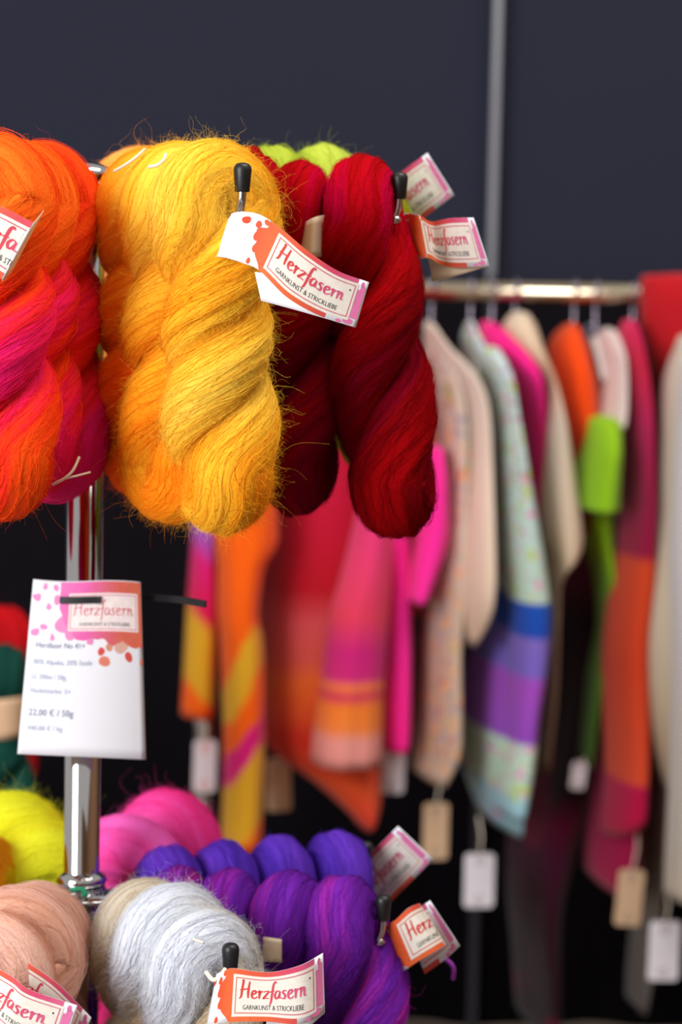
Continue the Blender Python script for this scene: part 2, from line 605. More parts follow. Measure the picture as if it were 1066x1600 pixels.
class Print:
    """flat art pieces gathered in label coordinates, then laid on a sheet"""

    def __init__(s): s.v, s.f, s.c = [], [], []

    def add(s, V, F, C):
        b = len(s.v)
        s.v += [tuple(p) for p in V]
        s.f += [tuple(i + b for i in f) for f in F]
        s.c += [tuple(c) for c in C]

    def strip(s, P, w, colf):
        d = np.gradient(P, axis=0)
        d /= np.linalg.norm(d, axis=1)[:, None] + 1e-9
        nn = np.stack([-d[:, 1], d[:, 0]], 1)
        V = np.concatenate([P + nn * w[:, None] / 2, P - nn * w[:, None] / 2])
        n = len(P)
        F = [(i, i + 1, n + i + 1, n + i) for i in range(n - 1)]
        s.add(V, F, colf(V[:, 0], V[:, 1]))

    def rect(s, x0, y0, x1, y1, colf, nx=None, ny=None):
        nx = nx or max(2, int(abs(x1 - x0) / 0.06)); ny = ny or max(1, int(abs(y1 - y0) / 0.1))
        xs = np.linspace(x0, x1, nx + 1); ys = np.linspace(y0, y1, ny + 1)
        V = np.array([(x, y) for x in xs for y in ys])
        F = [(i * (ny + 1) + j, (i + 1) * (ny + 1) + j, (i + 1) * (ny + 1) + j + 1, i * (ny + 1) + j + 1) for i in range(nx) for j in range(ny)]
        s.add(V, F, colf(V[:, 0], V[:, 1]))

    def blob(s, cx, cy, rx, ry, colf, seed=0, rag=0.12, n=22):
        rg = np.random.default_rng(seed)
        a = np.linspace(0, 2 * math.pi, n, endpoint=False)
        rr = 1 + rag * smooth_noise(rg, 7, n)
        V = [(cx, cy)]
        for q in (0.5, 1.0):
            V += [(cx + rx * rr[i] * q * math.cos(a[i]), cy + ry * rr[i] * q * math.sin(a[i])) for i in range(n)]
        V = np.array(V)
        F = [(0, 1 + i, 1 + (i + 1) % n) for i in range(n)]
        F += [(1 + i, 1 + n + i, 1 + n + (i + 1) % n, 1 + (i + 1) % n) for i in range(n)]
        s.add(V, F, colf(V[:, 0], V[:, 1]))

    def text(s, body, x, y, size, colf, width=None):
        V, F = text_tris(body)
        V = V * size
        if width: V = V * np.array([width / (V[:, 0].max() - V[:, 0].min()), 1.0])
        V = V + np.array([x, y])
        s.add(V, F, colf(V[:, 0], V[:, 1]))

    def lay(s, name, sheet, off, mat, parent, xr=None, yr=(0, 1)):
        if not s.v: return None
        V = np.array(s.v)
        lo, hi = xr or sheet.rng()
        ok = (V[:, 0] >= lo - 1e-6) & (V[:, 0] <= hi + 1e-6) & (V[:, 1] >= yr[0] - 1e-6) & (V[:, 1] <= yr[1] + 1e-6)
        F = [f for f in s.f if all(ok[i] for i in f)]
        if not F: return None
        used = sorted({i for f in F for i in f}); mp = {u: i for i, u in enumerate(used)}
        P = sheet.pt(V[used, 0], V[used, 1], off)
        ob = mesh(name, P, [tuple(mp[i] for i in f) for f in F], mat, parent, True)
        ca = ob.data.attributes.new('ink', 'FLOAT_COLOR', 'POINT')
        c = np.array(s.c)[used]
        c = np.concatenate([c, np.ones((len(c), 1))], 1)
        ca.data.foreach_set('color', c.astype(np.float32).ravel())
        return ob


RUN = [(0.7, (228, 70, 34)), (1.2, (240, 100, 44)), (1.9, (226, 84, 60)), (2.5, (220, 70, 110)), (3.2, (232, 110, 160))]
SCRIPT = [(1.3, (222, 60, 44)), (2.0, (222, 64, 72)), (2.5, (220, 84, 124)), (3.0, (226, 116, 150))]


def ink_run(x, y): return grad(x, RUN)
def ink_script(x, y): return grad(x, SCRIPT)
def ink_const(c):
    cc = np.array(lin(c)[:3])
    return lambda x, y: np.tile(cc, (len(x), 1))


def band_art():
    splash = Print()
    # ragged paint patch left of the name box
    rg = np.random.default_rng(5)
    n = 26
    vs = np.linspace(0.0, 1.0, n)
    left = 0.90 + 0.09 * smooth_noise(rg, 11, n) + 0.16 * (2 * np.abs(vs - 0.62)) ** 2
    for k in range(n - 1):
        V, F = [], []
        for q in range(9):
            f = q / 8
            V += [(left[k] + (1.24 - left[k]) * f, vs[k]), (left[k + 1] + (1.24 - left[k + 1]) * f, vs[k + 1])]
        F = [(2 * q, 2 * q + 2, 2 * q + 3, 2 * q + 1) for q in range(8)]
        V = np.array(V)
        splash.add(V, F, ink_run(V[:, 0], V[:, 1]))
    for cx, cy, rx, ry, sd in [(0.55, 0.84, 0.085, 0.075, 1), (0.82, 0.82, 0.07, 0.07, 2), (0.98, 0.93, 0.08, 0.055, 3), (0.86, 0.08, 0.05, 0.06, 4),
                               (0.86, 0.60, 0.07, 0.10, 6), (0.92, 0.36, 0.08, 0.08, 7)]:
        splash.blob(cx, cy, rx, ry, ink_run, sd)
    splash.rect(1.24, 0.90, 3.0, 1.0, ink_run)
    splash.rect(1.24, 0.0, 2.62, 0.10, lambda x, y: grad(x, [(1.2, (240, 110, 50)), (2.0, (236, 100, 50)), (2.6, (214, 76, 70))]))
    splash.rect(1.20, 0.10, 1.27, 0.90, ink_run)
    pk = ink_const((234, 122, 176))
    splash.rect(3.03, 0.16, 3.17, 0.78, pk)
    for cx, cy, rx, ry, sd in [(3.10, 0.90, 0.04, 0.06, 11), (3.02, 0.08, 0.10, 0.06, 12), (3.12, 0.80, 0.05, 0.08, 13), (2.86, 0.04, 0.05, 0.035, 14)]:
        splash.blob(cx, cy, rx, ry, pk, sd)
    cream = Print()
    cream.rect(1.27, 0.10, 3.02, 0.90, ink_const((246, 238, 226)))
    frame = Print()
    fr = lambda x, y: grad(x, [(1.3, (220, 90, 60)), (2.4, (206, 84, 110)), (3.0, (222, 110, 140))])
    t = 0.018
    frame.rect(1.33, 0.83, 2.98, 0.83 + t, fr, ny=1); frame.rect(1.33, 0.16, 2.98, 0.16 + t, fr, ny=1)
    frame.rect(1.33, 0.16, 1.33 + t, 0.84, fr, nx=1); frame.rect(2.96, 0.16, 2.96 + t, 0.84, fr, nx=1)
    script = Print()
    for P, w in script_strokes('Herzfasern', 1.42, 0.46, 2.84, 0.34):
        script.strip(P, w, ink_script)
    script.blob(2.89, 0.72, 0.016, 0.02, ink_const((90, 60, 70)), 3)
    cap = Print()
    cap.text('GARNKUNST & STRICKLIEBE', 1.50, 0.235, 0.135, ink_const((52, 48, 50)), 1.26)
    return splash, cream, frame, script, cap


ART = band_art()


def paper(name, sheet, parent, mat=None, label=None, nx=None, nv=6, thick=0.00025):
    lo, hi = sheet.rng()
    nx = nx or 48
    xs = np.linspace(lo, hi, nx + 1); vs = np.linspace(0, 1, nv + 1)
    X, V = np.meshgrid(xs, vs, indexing='ij')
    A = sheet.pt(X, V, 0.0).reshape(-1, 3); Bk = sheet.pt(X, V, -thick).reshape(-1, 3)
    n = len(A); q = nv + 1
    F = []
    for i in range(nx):
        for j in range(nv):
            a, b, c, d = i * q + j, (i + 1) * q + j, (i + 1) * q + j + 1, i * q + j + 1
            F.append((a, b, c, d)); F.append((n + d, n + c, n + b, n + a))
    rim = [i * q for i in range(nx + 1)] + [nx * q + j for j in range(1, nv + 1)] + [i * q + nv for i in range(nx - 1, -1, -1)] + [j for j in range(nv - 1, 0, -1)]
    for k in range(len(rim)):
        a, b = rim[k], rim[(k + 1) % len(rim)]
        F.append((b, a, n + a, n + b))
    return mesh(name, np.vstack([A, Bk]), F, mat or M_PAPER, parent, True, label)


def band(parent, ctl, art=True, mat=None, name='paper_band', label=None):
    sh = Sheet(ctl)
    o = paper(name, sh, parent, mat, label)
    if art:
        splash, cream, frame, script, cap = ART
        splash.lay('paint_splash', sh, 0.00015, M_PRINT, o)
        cream.lay('name_field', sh, 0.00025, M_PRINT, o)
        frame.lay('name_frame', sh, 0.00038, M_PRINT, o)
        script.lay('brush_lettering', sh, 0.00045, M_PRINT, o)
        cap.lay('caption', sh, 0.00045, M_PRINT, o)
    return o


def thread(name, pts, Y, rad, mat, parent):
    P = [at(p[0], p[1], p[2] if len(p) > 2 else Y) for p in pts]
    return tube(name, catmull(P, 10 * len(P)), rad, mat, parent, 6)


# ------------------------------------------------------------------ the room
WALL_Y = 4.25
zsplit = at(700, 466, WALL_Y)[2]
tag(box('wall_back', (-3.2, WALL_Y, zsplit), (3.4, WALL_Y + 0.06, 3.4), M_WALL), kind='structure')
tag(box('floor', (-3.2, -2.5, -0.05), (3.4, WALL_Y + 0.06, 0.0), M_FLOOR), kind='structure')
M_WARM = plain('warm_bounce_wall', (150, 112, 84), 0.8, 0, 0.12, 3, spec=0.1)  # unseen walls added for warm chrome reflections and darker right-hand sides
tag(box('wall_right_added', (3.4, -2.5, 0.0), (3.46, WALL_Y + 0.06, 2.7), M_WARM), kind='structure')
tag(box('wall_front_added', (0.3, -2.56, 0.0), (3.4, -2.5, 2.7), M_WARM), kind='structure')
# black cloth hung over the lower part of the back wall, softly pleated
nx = 160
vv, ff = [], []
for i in range(nx + 1):
    x = -3.1 + 6.4 * i / nx
    yy = WALL_Y - 0.03 + 0.012 * math.sin(x * 17) + 0.008 * math.sin(x * 41 + 1)
    vv += [(x, yy, 0.004), (x, yy - 0.004 * math.sin(x * 9), zsplit + 0.012)]
for i in range(nx):
    ff.append((2 * i, 2 * i + 2, 2 * i + 3, 2 * i + 1))
cloth = mesh('backdrop_cloth', vv, ff, M_CURT)
tag(cloth, 'black backdrop cloth hanging on the wall behind the clothes', 'backdrop')
md = cloth.modifiers.new('thickness', 'SOLIDIFY'); md.thickness = 0.003
# aluminium wall post
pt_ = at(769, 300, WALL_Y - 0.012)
post = box('trim_1', (pt_[0] - 0.0062, WALL_Y - 0.052, zsplit), (pt_[0] + 0.0062, WALL_Y - 0.001, 3.4), M_ALU)
tag(post, kind='structure')
tag(box('trim_2', (pt_[0] - 0.0075, WALL_Y - 0.075, 0.0), (pt_[0] + 0.0075, WALL_Y - 0.052, zsplit), plain('shaded_post', (58, 56, 62), 0.7, spec=0.1)), kind='structure')  # lower length of the same post, its shade put into a darker grey

# ------------------------------------------------------------------ rotating yarn stand
AX, AY = at(132, 780, 1.82)[0], 1.82
Z_UP = at(376, 338, 1.62)[2]
Z_LO = at(335, 1556, 1.62)[2]
stand = empty('display_stand', (AX, AY, 0.0), 'chrome two-tier display stand carrying the yarn hanks on arms', 'stand')
z_top = at(148, 262, AY)[2]
lathe('pole', (AX, AY, 0.02), [(0.0140, 0.0), (0.0140, z_top - 0.03)], M_CHROME, stand, 48)
lathe('finial', (AX, AY, z_top - 0.012), [(0.0135, -0.004), (0.0150, 0.0), (0.0195, 0.004), (0.0200, 0.008), (0.0175, 0.012), (0.009, 0.0155), (0.001, 0.0165)], M_CHROME, stand, 40)
lathe('base_plate', (AX, AY, 0.0), [(0.20, 0.0), (0.20, 0.008), (0.19, 0.012), (0.03, 0.02), (0.02, 0.03)], M_CHROME, stand, 48)
lathe('arm_hub', (AX, AY, Z_UP - 0.016), [(0.014, 0), (0.021, 0.003), (0.021, 0.026), (0.014, 0.03)], M_CHROME, stand)
lathe('arm_hub', (AX, AY, Z_LO - 0.014), [(0.014, 0), (0.024, 0.003), (0.024, 0.024), (0.014, 0.028)], M_CHROME, stand)
zf = at(126, 1372, AY)[2]
lathe('disc', (AX, AY, zf - 0.010), [(0.012, 0.0), (0.046, 0.0), (0.0475, 0.002), (0.046, 0.004), (0.020, 0.005)], M_CHROME, stand, 56)
lathe('collar', (AX, AY, zf - 0.005), [(0.0145, 0.0), (0.0185, 0.001), (0.0198, 0.004), (0.0185, 0.008), (0.0138, 0.011)], M_CHROME, stand, 48)


def arm(z, ang, tip, up=0.020):
    a = math.radians(ang)
    d = np.array([math.cos(a), math.sin(a), 0])
    o = np.array([AX, AY, z])
    path = [o + d * 0.017, o + d * (tip * 0.5), o + d * (tip - 0.010), o + d * (tip - 0.003) + np.array([0, 0, 0.003]), o + d * tip + np.array([0, 0, 0.010]), o + d * (tip + 0.001) + np.array([0, 0, up])]
    ar = tube('arm', catmull(path, 40), 0.0031, M_CHROME, stand, 12)
    c = path[-1]
    lathe('rubber_cap', c, [(0.0046, -0.004), (0.0050, -0.003), (0.0057, 0.006), (0.0061, 0.0105), (0.0056, 0.0130), (0.0040, 0.0148), (0.0012, 0.0155)], M_RUBBER, ar, 20, 'black rubber cap')
    return o, d


def on_arm(z, ang, dist, dz=0.0):
    a = math.radians(ang)
    return (AX + dist * math.cos(a), AY + dist * math.sin(a), z + 0.003 + dz)


ANG = {'front_left': -103, 'front_right': -58, 'right': -16, 'back_right': 23, 'back': 72, 'back_left': 125, 'left': 172, 'side': -142}
TIP = {'front_left': 0.235, 'front_right': 0.234, 'right': 0.240, 'back_right': 0.238, 'back': 0.22, 'back_left': 0.23, 'left': 0.23, 'side': 0.23}
for k in ANG:
    arm(Z_UP, ANG[k], TIP[k])
    arm(Z_LO, ANG[k], TIP[k], 0.022)

# upper tier --------------------------------------------------------------
GY = 'yellow hanks on the upper front arm'
yA = hank('yarn_hank', 'bright yellow mohair hank in front, with white paper band over its middle', GY, on_arm(Z_UP, -58, 0.196), -58, 'yellow',
          L=0.270, r=0.0262, R=0.0215, turns=1.27, hand=-1, nst=420, nfz=9000, fl=0.0125, seed=11, ctl=[0.5, 0.75, 0.6, 0.85, 0.7, 0.5, 0.8, 0.35], tilt=(0, 2))
yB = hank('yarn_hank', 'golden yellow mohair hank directly behind the frontmost yellow hank', GY, on_arm(Z_UP, -58, 0.149), -58, 'yellow',
          L=0.268, r=0.0255, R=0.022, turns=1.22, hand=-1, nst=260, nfz=5500, fl=0.0125, seed=22, ctl=[0.3, 0.2, 0.45, 0.75, 0.75, 0.4, 0.2, 0.1], tilt=(0, -2))
yC = hank('yarn_hank', 'orange-gold mohair hank nearest the chrome pole on the upper front arm', GY, on_arm(Z_UP, -58, 0.108), -58, 'amber',
          L=0.252, r=0.025, R=0.021, turns=1.25, hand=-1, nst=220, nfz=3600, fl=0.013, seed=33, ctl=[0.1, 0.05, 0.3, 0.75, 0.8, 0.4, 0.15, 0.05], tilt=(0, -2))
thread('tie_thread', [(178, 268, 1.675), (200, 255, 1.672), (216, 243, 1.675), (226, 233, 1.69)], 1.67, 0.0011, M_STRING, yC)
thread('tie_thread', [(233, 261, 1.652), (246, 258, 1.645), (256, 250, 1.645), (259, 241, 1.655)], 1.65, 0.0013, M_STRING, yB)
band(yA, [(0.0, (352, 336), (322, 402), 1.650), (0.35, (374, 331), (348, 402), 1.606), (0.75, (405, 335), (379, 411), 1.590), (1.25, (438, 356), (407, 424), 1.583),
          (1.9, (480, 391), (449, 465), 1.581), (2.55, (528, 423), (501, 494), 1.585), (3.2, (577, 441), (556, 512), 1.592)], label='white paper band with orange and pink print')
band(yA, [(0, (398, 425), (408, 470), 1.606), (1, (470, 432), (468, 486), 1.598), (2, (575, 442), (554, 511), 1.5945)], False, M_PAPER, 'band_back')

GR = 'red hanks on the upper right arm'
rA = hank('yarn_hank', 'deep red hank with magenta top at the tip of the upper right arm', GR, on_arm(Z_UP, -16, 0.216), -16, 'red',
          L=0.284, r=0.0255, R=0.0215, turns=1.00, hand=-1, nst=240, nfz=1300, fl=0.006, seed=44, topf=0.92, ctl=[0.4, 0.3, 0.05, 0.95, 0.7, 0.45, 0.3, 0.45], tilt=(7, 0))
rB = hank('yarn_hank', 'dark red hank hanging between the yellow hanks and the outer red one', GR, on_arm(Z_UP, -16, 0.167), -16, 'red',
          L=0.266, r=0.0235, R=0.0215, topf=0.90, turns=1.00, hand=-1, nst=200, nfz=1800, fl=0.008, seed=55, ctl=[0.2, 0.1, 0.5, 0.75, 0.75, 0.35, 0.05, 0.2])
rC = hank('yarn_hank', 'red hank mostly hidden behind the frontmost yellow hank', GR, on_arm(Z_UP, -16, 0.125), -16, 'red',
          L=0.262, r=0.0238, R=0.0215, turns=1.00, hand=-1, nst=120, nfz=900, fl=0.008, seed=56)
band(rA, [(0.75, (622, 340), (618, 414), 1.800), (0.95, (634, 333), (632, 411), 1.782), (1.27, (656, 337), (668, 403), 1.760), (1.75, (674, 346), (690, 414), 1.786),
          (2.4, (703, 341), (719, 418), 1.778), (3.2, (740, 340), (765, 416), 1.768)], label='cream paper band with orange and pink print')
band(rA, [(0, (664, 380), (676, 440), 1.790), (1, (700, 400), (706, 433), 1.786), (2, (758, 402), (763, 416), 1.772)], False, M_CREAMPAPER, 'band_back')
band(rB, [(0, (470, 352), (464, 404), 1.750), (1, (490, 340), (487, 402), 1.731), (2, (516, 334), (516, 401), 1.745)], False, M_CREAMPAPER)

GG = 'lime hanks on the upper back arm'
gA = hank('yarn_hank', 'olive green hank peeking out right of the outer red hank', GG, on_arm(Z_UP, 23, 0.232, -0.012), 23, 'lime',
          L=0.235, r=0.023, R=0.020, turns=0.88, hand=-1, nst=140, nfz=800, fl=0.008, seed=66, ctl=[0.1, 0.05, 0.1, 0.3, 0.4, 0.2, 0.05, 0.1], tilt=(0, -7))
gB = hank('yarn_hank', 'lime green hank top showing between the two red hanks', GG, on_arm(Z_UP, 23, 0.190, 0.006), 23, 'lime',
          L=0.24, r=0.025, R=0.0215, turns=0.96, nst=140, nfz=1800, fl=0.016, seed=67, ctl=[0.5, 0.6, 0.8, 0.9, 0.9, 0.8, 0.6, 0.5])
gC = hank('yarn_hank', 'pale lime hank top just left of the inner red hank', GG, on_arm(Z_UP, 23, 0.146, 0.006), 23, 'lime',
          L=0.24, r=0.025, R=0.022, turns=0.96, nst=140, nfz=1800, fl=0.016, seed=68, ctl=[0.5, 0.6, 0.8, 0.9, 0.95, 0.8, 0.6, 0.5])
gD = hank('yarn_hank', 'lime green hank top right behind the frontmost yellow hank', GG, on_arm(Z_UP, 23, 0.104, 0.006), 23, 'lime',
          L=0.24, r=0.025, R=0.0215, turns=0.96, nst=140, nfz=1500, fl=0.014, seed=69, ctl=[0.5, 0.6, 0.8, 0.8, 0.8, 0.8, 0.6, 0.5])
band(gA, [(1.7, (598, 296), (632, 372), 1.955), (2.3, (628, 268), (664, 340), 1.945), (3.2, (668, 239), (710, 305), 1.935)], label='white paper band with pink print')

aB = hank('yarn_hank', 'pale apricot hank top behind the chrome finial', 'hanks on the back arms', on_arm(Z_UP, 72, 0.10), 80, 'apricot',
          L=0.24, r=0.026, R=0.022, turns=0.96, nst=120, nfz=1500, fl=0.012, seed=71, ctl=[0.5, 0.6, 0.9, 0.95, 0.95, 0.8, 0.6, 0.5])
aC = hank('yarn_hank', 'red hank on the far back arm, only a sliver of its top in view', 'hanks on the back arms', on_arm(Z_UP, 72, 0.165), 80, 'scarlet',
          L=0.24, r=0.025, R=0.0225, turns=0.96, nst=100, nfz=700, seed=72)

GF = 'flame coloured hanks on the upper left arm'
fA = hank('yarn_hank', 'orange, red and pink hank at the left edge with a folded paper band', GF, on_arm(Z_UP, -103, 0.196), -103, 'flame',
          L=0.262, r=0.0262, R=0.0225, turns=1.12, hand=-1, nst=300, nfz=2600, fl=0.009, seed=81, ctl=[0.6, 0.12, 0.35, 0.75, 0.8, 0.6, 0.3, 0.55], tilt=(0, 3))
fB = hank('yarn_hank', 'orange-red hank behind the banded flame hank at the left', GF, on_arm(Z_UP, -103, 0.146), -103, 'flame',
          L=0.25, r=0.0262, R=0.0225, turns=1.08, hand=-1, nst=240, nfz=1800, fl=0.009, seed=82, topf=1.0, ctl=[0.3, 0.2, 0.5, 0.8, 0.8, 0.6, 0.5, 0.1], tilt=(0, 2))
fC = hank('yarn_hank', 'scarlet hank with pink tail beside the chrome pole, upper left arm', GF, on_arm(Z_UP, -103, 0.099), -103, 'scarlet',
          L=0.262, r=0.0275, R=0.0235, turns=1.04, hand=-1, nst=220, nfz=1600, fl=0.009, seed=83, topf=0.92, ctl=[0.1, 0.45, 0.6, 0.9, 0.9, 0.55, 0.5, 0.12], tilt=(0, 2.5))
fD = hank('yarn_hank', 'pink hank whose rosy top shows above the flame hanks', GF, on_arm(Z_UP, 172, 0.10, 0.004), 172, 'flame',
          L=0.255, r=0.0255, R=0.022, turns=1.04, nst=140, nfz=1300, fl=0.010, seed=84, ctl=[0.1, 0.1, 0.15, 0.1, 0.1, 0.2, 0.1, 0.1])
thread('tie_thread', [(82, 757, 1.652), (100, 748, 1.645), (114, 735, 1.645), (124, 714, 1.65)], 1.65, 0.0010, M_STRING, fC)
thread('tie_thread', [(100, 748, 1.645), (118, 744, 1.646), (141, 738, 1.655)], 1.65, 0.0008, M_STRING, fC)
band(fA, [(1.2, (-70, 322), (-92, 400), 1.590), (1.79, (-14, 318), (-38, 412), 1.560), (2.34, (53, 348), (4, 437), 1.556)], label='white paper band with pink lettering')
band(fA, [(0, (52, 349), (3, 440), 1.557), (1, (60, 340), (9, 436), 1.564), (2, (69, 328), (18, 426), 1.574)], False, M_CREAMPAPER, 'band_back')  # curled-back end of the white band, its shade put into the paper tone

# lower tier --------------------------------------------------------------
GS = 'grey hanks on the lower front arm'
sA = hank('yarn_hank', 'silver grey hank at the front, behind the black-capped arm tip', GS, on_arm(Z_LO, -58, 0.196), -58, 'grey',
          L=0.26, r=0.0265, R=0.0245, turns=1.04, hand=-1, nst=360, nfz=5200, fl=0.012, seed=91, topf=0.93, tilt=(0, 3), ctl=[0.6, 0.6, 0.9, 0.9, 0.35, 0.1, 0.3, 0.5])
sB = hank('yarn_hank', 'pale grey hank in the middle of the lower front arm', GS, on_arm(Z_LO, -58, 0.150, 0.006), -58, 'grey',
          L=0.26, r=0.027, R=0.0255, turns=1.04, hand=-1, nst=300, nfz=4500, fl=0.012, seed=92, topf=0.93, tilt=(0, -3), ctl=[0.3, 0.2, 0.5, 0.75, 0.6, 0.2, 0.2, 0.3])
sC = hank('yarn_hank', 'beige-grey hank closest to the pole on the lower front arm', GS, on_arm(Z_LO, -58, 0.106, 0.004), -58, 'grey',
          L=0.26, r=0.0235, R=0.0215, turns=1.04, hand=-1, nst=260, nfz=4000, fl=0.012, seed=93, topf=0.98, ctl=[0.1, 0.1, 0.2, 0.45, 0.3, 0.1, 0.1, 0.1])
band(sA, [(0.55, (338, 1522), (322, 1604), 1.604), (0.85, (349, 1517), (336, 1601), 1.590), (1.25, (365, 1513), (360, 1597), 1.583), (2.0, (420, 1519), (415, 1596), 1.579), (2.7, (470, 1508), (470, 1600), 1.576),
          (3.2, (505, 1489), (508, 1582), 1.585)], label='white paper band with orange and pink print')
band(sA, [(0, (420, 1560), (415, 1612), 1.592), (1, (470, 1550), (468, 1612), 1.590), (2, (504, 1492), (507, 1584), 1.588)], False, M_PAPER, 'band_back')
thread('tie_thread', [(322, 1519, 1.606), (333, 1531, 1.600), (345, 1524, 1.600), (352, 1514, 1.605)], 1.6, 0.0016, M_STRING, sA)
thread('tie_thread', [(290, 1467, 1.640), (303, 1468, 1.628), (318, 1473, 1.622)], 1.62, 0.0009, M_STRING, sA)

GP = 'peach hanks on the lower left arm'
pA = hank('yarn_hank', 'peach hank at the bottom left corner carrying two paper bands', GP, on_arm(Z_LO, -103, 0.190), -103, 'peach',
          L=0.26, r=0.0265, R=0.024, turns=1.04, nst=280, nfz=1700, fl=0.007, seed=101, topf=0.95, ctl=[0.4, 0.3, 0.6, 0.7, 0.8, 0.5, 0.3, 0.4])
pB = hank('yarn_hank', 'peach hank in the middle of the lower left arm', GP, on_arm(Z_LO, -103, 0.138), -103, 'peach',
          L=0.26, r=0.0275, R=0.0255, turns=1.04, nst=260, nfz=1600, fl=0.007, seed=102, topf=0.95, ctl=[0.4, 0.3, 0.5, 0.7, 0.8, 0.6, 0.3, 0.4])
pC = hank('yarn_hank', 'pinkish peach hank next to the chrome disc of the lower tier', GP, on_arm(Z_LO, -103, 0.096), -103, 'peach',
          L=0.26, r=0.0245, R=0.0225, turns=1.04, nst=220, nfz=1500, fl=0.007, seed=103, topf=0.98, ctl=[0.5, 0.4, 0.7, 0.9, 0.9, 0.7, 0.4, 0.4])
thread('tie_thread', [(106, 1394, 1.742), (116, 1391, 1.735), (126, 1389, 1.735), (134, 1396, 1.735), (128, 1399, 1.735)], 1.735, 0.0020, M_STRINGGREEN, pC)
band(pA, [(1.55, (-12, 1508), (-38, 1585), 1.586), (2.1, (22, 1528), (-6, 1604), 1.578), (2.45, (48, 1547), (20, 1622), 1.575), (3.2, (121, 1571), (96, 1648), 1.576)], label='white paper band with pink lettering')
band(pB, [(1.6, (34, 1498), (8, 1570), 1.612), (2.4, (88, 1535), (60, 1608), 1.605), (3.2, (143, 1590), (112, 1660), 1.610)], label='cream paper band behind the white one')

GV = 'purple hanks on the lower right arm'
vlab = ['violet hank with magenta streaks at the tip of the lower right arm', 'purple hank with a pinkish crown, second from the lower right arm tip',
        'violet hank third from the lower right arm tip, above the grey hanks', 'small purple hank top closest to the pole on the lower right arm']
vct = [[0.3, 0.2, 0.45, 0.6, 0.6, 0.8, 0.4, 0.3], [0.1, 0.1, 0.4, 0.6, 0.8, 0.45, 0.1, 0.1], [0.1, 0.2, 0.5, 0.6, 0.65, 0.4, 0.2, 0.1], [0.2, 0.2, 0.5, 0.7, 0.7, 0.5, 0.2, 0.2]]
vh = []
for i, (dd, r_, R_) in enumerate([(0.213, 0.0255, 0.0215), (0.167, 0.0232, 0.0205), (0.120, 0.0230, 0.0205), (0.078, 0.0220, 0.020)]):
    vh.append(hank('yarn_hank', vlab[i], GV, on_arm(Z_LO, -16, dd), -16, 'purple', L=0.268, r=r_, R=R_, turns=1.00, hand=-1, nst=[420, 320, 260, 220][i],
                   nfz=[2200, 1500, 1300, 1100][i], fl=0.006, seed=111 + i, ctl=vct[i], tilt=(11 if i == 0 else 1, 0), topf=1.0))
band(vh[0], [(0.62, (592, 1452), (592, 1546), 1.790), (0.85, (600, 1446), (603, 1538), 1.770), (1.27, (617, 1438), (646, 1507), 1.752), (1.7, (637, 1420), (674, 1490), 1.748), (2.0, (653, 1412), (694, 1478), 1.757),
             (2.12, (657, 1413), (697, 1477), 1.768)], label='white paper band curling back over itself')
band(vh[0], [(2.2, (632, 1440), (664, 1522), 1.790), (2.75, (655, 1419), (696, 1499), 1.782), (3.2, (672, 1407), (719, 1478), 1.778)], label='free end of the paper band')
thread('tie_thread', [(694, 1498, 1.80), (704, 1505, 1.795), (709, 1515, 1.795), (708, 1530, 1.80)], 1.79, 0.0018, plain('string_violet', (150, 50, 170), 0.8), vh[0])
thread('tie_thread', [(522, 1552, 1.752), (530, 1580, 1.748), (545, 1598, 1.745), (562, 1597, 1.745), (576, 1580, 1.748)], 1.75, 0.0007, M_STRINGGREEN, vh[0])
band(vh[1], [(0, (394, 1462), (390, 1500), 1.77), (1, (414, 1464), (412, 1502), 1.735), (2, (440, 1468), (440, 1504), 1.728)], False, M_CREAMPAPER)

GI = 'indigo hanks on the lower back arm'
ilab = ['indigo hank at the tip of the lower back arm, below the tilted paper band', 'indigo hank second from the tip of the lower back arm', 'blue-violet hank third from the tip of the lower back arm', 'blue-violet hank in front of the hot pink hank']
ih = []
for i, dd in enumerate([0.214, 0.165, 0.118, 0.072]):
    ih.append(hank('yarn_hank', ilab[i], GI, on_arm(Z_LO, 23, dd), 23, 'indigo', L=0.26, r=0.0225, R=0.0205, turns=0.96, topf=1.03, nst=200, nfz=1300, fl=0.006, seed=121 + i,
                   ctl=[0.1, 0.1, 0.5, 0.7, 0.8, 0.5, 0.1, 0.1]))
band(ih[0], [(1.6, (548, 1366), (592, 1428), 1.945), (2.2, (575, 1338), (626, 1394), 1.93), (3.2, (622, 1291), (677, 1343), 1.915)], label='cream paper band with pink print')
hank('yarn_hank', 'hot pink fluffy hank behind the pole on the lower tier', 'fluffy hanks at the back of the lower tier', on_arm(Z_LO, 70, 0.165, 0.002), 55, 'pink', L=0.25, r=0.030, R=0.024, turns=0.88, nst=160, nfz=6500, fl=0.014, seed=131,
     ctl=[0.2, 0.2, 0.3, 0.6, 0.8, 0.7, 0.3, 0.2])
hank('yarn_hank', 'hot pink hank tucked between the pole and the fluffy pink one', 'fluffy hanks at the back of the lower tier', on_arm(Z_LO, 72, 0.085, -0.004), 72, 'pink', L=0.25, r=0.028, R=0.026, turns=0.88, nst=120, nfz=1800, fl=0.010, seed=132,
     ctl=[0.4, 0.4, 0.6, 0.8, 0.8, 0.7, 0.5, 0.4])
hank('yarn_hank', 'neon yellow fluffy hank left of the pole on the lower tier', 'fluffy hanks at the back of the lower tier', on_arm(Z_LO, 125, 0.125, 0.004), 118, 'neon', L=0.25, r=0.030, R=0.030, turns=0.88, nst=120, nfz=6500, fl=0.017, seed=133,
     ctl=[0.5, 0.6, 0.8, 0.9, 0.9, 0.8, 0.5, 0.4])
